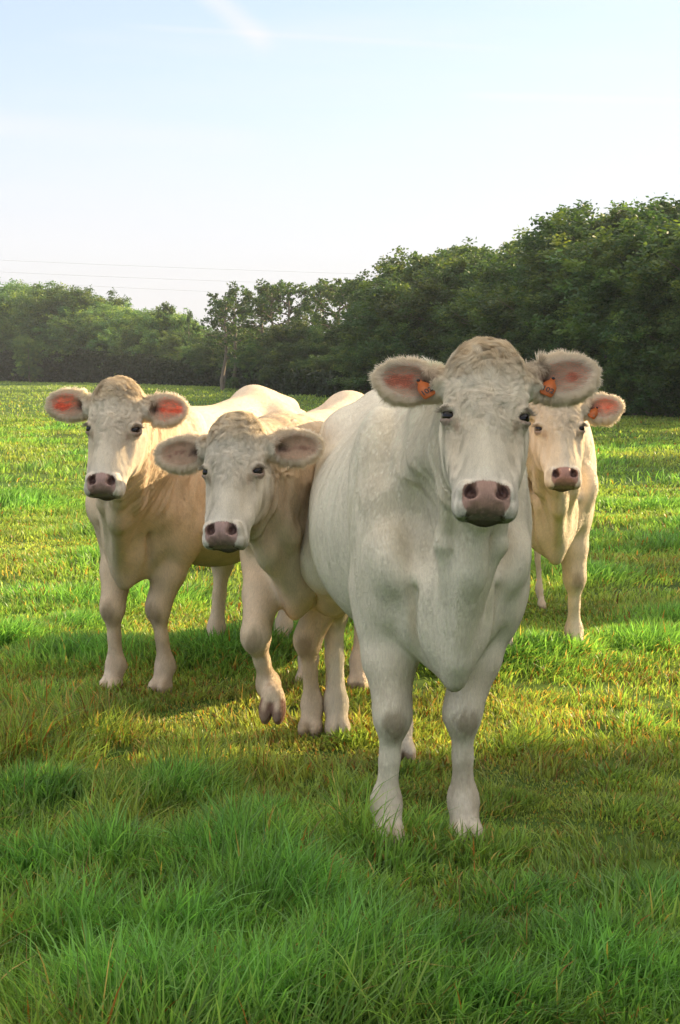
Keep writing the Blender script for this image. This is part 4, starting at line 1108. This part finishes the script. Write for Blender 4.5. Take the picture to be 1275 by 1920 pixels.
    pick = np.searchsorted(cum, R.random(NS) * cum[-1]); tr = tri[np.minimum(pick, len(tri) - 1)]
    u = R.random((NS, 2)); fl = u.sum(1) > 1; u[fl] = 1 - u[fl]; bw = np.stack([1 - u.sum(1), u[:, 0], u[:, 1]], 1)
    def I(a):
        a = np.asarray(a, float)
        return (a[tr] * (bw[..., None] if a.ndim == 2 else bw)).sum(1)
    p0, nr_, fl_, hl_, lf, cc = I(V), unit(I(N)), I(flow), I(hlen), I(lift), I(C)
    hl_ = hl_ * R.uniform(.5, 1.3, NS); hl_ = hl_ * (1 + I(edge_e + .5 * inner_e) * .45 * vnoise(p0 * 75, 91)) + .019 * I(thin) * (1 - I(edge_e)) * (R.random(NS) < .12)
    fl_ = fl_ + R.normal(0, .16, (NS, 3)); fl_ = fl_ - nr_ * (fl_ * nr_).sum(1)[:, None]; fl_ = unit(fl_)
    d0 = unit(fl_ + nr_ * (lf * 1.5 + R.uniform(0, .2, NS))[:, None]); d1 = unit(fl_ + nr_ * (lf * .5)[:, None]); d2 = unit(fl_ + nr_ * .03)
    fhp = I(fh + pollm); cdir = unit(np.cross(nr_, fl_)) * (np.sign(vnoise(p0 * 30, 71)) * .6 * fhp)[:, None]
    pts = np.empty((NS, 4, 3)); L = hl_[:, None]
    pts[:, 0] = p0 - nr_ * .001; pts[:, 1] = p0 + d0 * L * .33; pts[:, 2] = pts[:, 1] + unit(d1 + cdir) * L * .33; pts[:, 3] = pts[:, 2] + unit(d2 + cdir * 1.6) * L * .34
    rad0 = spec.get('hair_r', .00055) * R.uniform(.7, 1.3, NS); rad = rad0[:, None] * np.array([1, 1, .8, .25])
    cc = cc * R.uniform(.90, 1.08, (NS, 1)) * (1 + .11 * vnoise(p0 * np.array([36, 36, 4.]), 77) + .07 * I(fh) * vnoise(p0 * 70, 78))[:, None]; 
    ie = I(edge_e)[:, None]; cc = cc * (1 - ie) + np.array([.86, .77, .62]) * ie
    pm = I(pollm)[:, None]; cc = np.clip(cc * (1 + .35 * pm * vnoise(p0 * 45, 79)[:, None]), .01, .9)
    # locks: strands of one lock share a slightly turned shading normal
    lat = unit(np.cross(nr_, fl_)); kf = np.array([75, 75, 13.])
    lk = vnoise(p0 * kf, 141) * (.30 + .25 * I(hblend)) + .22 * vnoise(p0 * kf * 2.3, 143)
    lk2 = vnoise(p0 * np.array([48, 48, 30.]), 145) * (.10 + .25 * I(fh) + .3 * pm[:, 0])
    nr_ = unit(nr_ + lat * lk[:, None] + fl_ * lk2[:, None])
    hc = bpy.data.hair_curves.new('coat'); hc.add_curves([4] * NS)
    hc.attributes['position'].data.foreach_set('vector', pts.astype(np.float32).ravel())
    ra = hc.attributes.get('radius') or hc.attributes.new('radius', 'FLOAT', 'POINT'); ra.data.foreach_set('value', rad.astype(np.float32).ravel())
    a = hc.attributes.new('hcol', 'FLOAT_COLOR', 'CURVE'); a.data.foreach_set('color', np.concatenate([cc, np.ones((NS, 1))], 1).astype(np.float32).ravel())
    a = hc.attributes.new('hnrm', 'FLOAT_VECTOR', 'CURVE'); a.data.foreach_set('vector', nr_.astype(np.float32).ravel())
    a = hc.attributes.new('htr', 'FLOAT', 'CURVE'); a.data.foreach_set('value', (.06 + .16 * I(neck) * 0 + .10 * pm[:, 0] + .50 * ie[:, 0]).astype(np.float32))
    hc.materials.append(M['hair'])
    link('coat', hc, body_o)
    return root

def build_cows():
    M = coat_mats()
    def heading(fore, hind):
        d = np.array(fore) - np.array(hind); return math.atan2(d[1], d[0])
    def mk(fore_px, hind_px, heading_deg=None, scale=1.0, fx=.47):
        pass
    def local(spec, w):
        ca, sa = cos(spec['heading']), sin(spec['heading']); d = np.array([w[0] - spec['x'], w[1] - spec['y']])
        return np.array([d[0] * ca + d[1] * sa, -d[0] * sa + d[1] * ca]) / spec['scale']
    def legs(spec, feet):
        out = []
        for fpx in feet:
            g = dict(fpx)
            if 'px' in g: w = G(*g.pop('px')); lx, ly = local(spec, w); g['foot'] = (lx, ly, 0.0)
            out.append(g)
        return out
    S = []
    # front cow ------------------------------------------------
    c = dict(label='largest white cow, nearest and looking straight ahead, two orange ear tags', scale=1.0, heading=radians(-83.2), seed=1,
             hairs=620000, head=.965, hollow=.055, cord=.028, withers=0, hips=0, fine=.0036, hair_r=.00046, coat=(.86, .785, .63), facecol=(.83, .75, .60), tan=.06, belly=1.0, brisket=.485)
    fo = (G(728, 1592) + G(872, 1588)) / 2; c['x'] = fo.x - cos(c['heading']) * .50; c['y'] = fo.y - sin(c['heading']) * .50
    c['x'] += .045
    c['legs'] = legs(c, [dict(px=(872, 1586)), dict(px=(727, 1592)), dict(px=(752, 1430)), dict(px=(632, 1386))])
    c['poll'] = W(914, 655, 4.10); c['face'] = (-.045, -.50, -.866); c['nose_n'] = (-.01, -.866, .50)
    c['ears'] = [(.34, .05, .15, -.12), (.15, .05, .15, -.12, .93)]
    c['tags'] = [(0, '102'), (1, '102')]
    S.append(c)
    # middle cow -----------------------------------------------
    c = dict(label='cow between the left and front cows, one foreleg lifted mid step', scale=.95, heading=radians(-100), seed=2, hollow=0, glow=.25, earred=(.27, .15, .11),
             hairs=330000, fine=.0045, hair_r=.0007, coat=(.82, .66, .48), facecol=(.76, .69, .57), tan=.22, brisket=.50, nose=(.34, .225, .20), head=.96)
    fo = (G(583, 1382) + G(470, 1400)) / 2; c['x'] = fo.x - cos(c['heading']) * .47; c['y'] = fo.y - sin(c['heading']) * .47
    c['x'] += .085
    c['legs'] = legs(c, [dict(px=(583, 1384)), dict(px=(515, 1380)), dict(px=(672, 1296)), dict(px=(575, 1290))])
    g = c['legs'][1]
    def l3(w): q = local(c, w); return np.array([q[0], q[1], w[2] / c['scale']])
    ft = l3(W(515, 1331, 5.54)); g['foot'] = tuple(ft)
    g['fet'] = tuple(l3(W(503, 1284, 5.60))); g['knee'] = tuple(l3(W(479, 1192, 5.50))); g['tilt'] = 1.0; g['hoof'] = (.20, .085, .05); g['hh'] = .085
    c['poll'] = W(437, 790, 5.30); c['face'] = (-.08, -.42, -.90); c['nose_n'] = (-.26, -.86, .40)
    c['ears'] = [(.04, .0, .30, .45, 1.05), (-.04, .0, .30, .40, 1.08)]
    S.append(c)
    # left cow -------------------------------------------------
    c = dict(label='leftmost cow, sunlit patch on its face and a glowing red ear', scale=.95, heading=radians(-115), seed=3, hollow=0, glow=.85, withers=-.09, hips=.07, earred=(.50, .10, .06),
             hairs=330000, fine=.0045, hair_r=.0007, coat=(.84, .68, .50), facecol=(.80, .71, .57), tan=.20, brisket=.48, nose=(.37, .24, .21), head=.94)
    fo = (G(212, 1300) + G(302, 1304)) / 2; c['x'] = fo.x - cos(c['heading']) * .49; c['y'] = fo.y - sin(c['heading']) * .49
    c['x'] += .03
    c['legs'] = legs(c, [dict(px=(303, 1304)), dict(px=(210, 1302)), dict(px=(525, 1220)), dict(px=(398, 1226))])
    c['poll'] = W(216, 722, 5.9); c['face'] = (-.09, -.40, -.91); c['nose_n'] = (-.16, -.90, .40)
    c['ears'] = [(.02, .10, .10, -.15, .95), (.14, .0, .2, .15, 1.05)]
    S.append(c)
    # right cow ------------------------------------------------
    c = dict(label='farthest cow, partly hidden behind the front cow on the right', scale=.97, heading=radians(-80), seed=4, earred=(.50, .13, .08),
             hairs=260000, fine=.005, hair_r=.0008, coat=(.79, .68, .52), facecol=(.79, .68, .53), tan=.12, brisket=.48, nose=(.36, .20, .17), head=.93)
    fo = (G(1058, 1236) + G(940, 1240)) / 2; c['x'] = fo.x - cos(c['heading']) * .49; c['y'] = fo.y - sin(c['heading']) * .49
    c['legs'] = legs(c, [dict(px=(1058, 1232)), dict(px=(925, 1238)), dict(px=(1005, 1148)), dict(px=(930, 1150))])
    c['poll'] = W(1048, 730, 6.7); c['face'] = (.02, -.42, -.90); c['nose_n'] = (.03, -.90, .42)
    c['ears'] = [(.12, .05, .15, -.15), (.1, .05, .15, -.15)]
    c['tags'] = [(0, '')]
    c['x'] += .055
    S.append(c)
    for i in COWS: build_cow(S[i], M)

if 'meadow' in PARTS: build_meadow()
if 'woods' in PARTS: build_woods()
if 'cows' in PARTS: build_cows()
if 'haze' in PARTS:
    import bmesh
    bm = bmesh.new(); bmesh.ops.create_cube(bm, size=1)
    for v in bm.verts: v.co = ((-320 if v.co.x < 0 else 200), (-30 if v.co.y < 0 else 330), (-2.5 if v.co.z < 0 else 26))
    me = bpy.data.meshes.new('haze'); bm.to_mesh(me); bm.free()
    hm, n, l = new_mat('haze_air'); pv = n.new('ShaderNodeVolumePrincipled'); pv.inputs['Color'].default_value = (.86, .91, 1.0, 1); pv.inputs['Density'].default_value = HAZE
    pv.inputs['Anisotropy'].default_value = .25
    o = n.new('ShaderNodeOutputMaterial'); l.new(pv.outputs[0], o.inputs['Volume']); me.materials.append(hm)
    tag(link('haze', me), 'thin blue morning haze over the field', 'haze', kind='stuff')
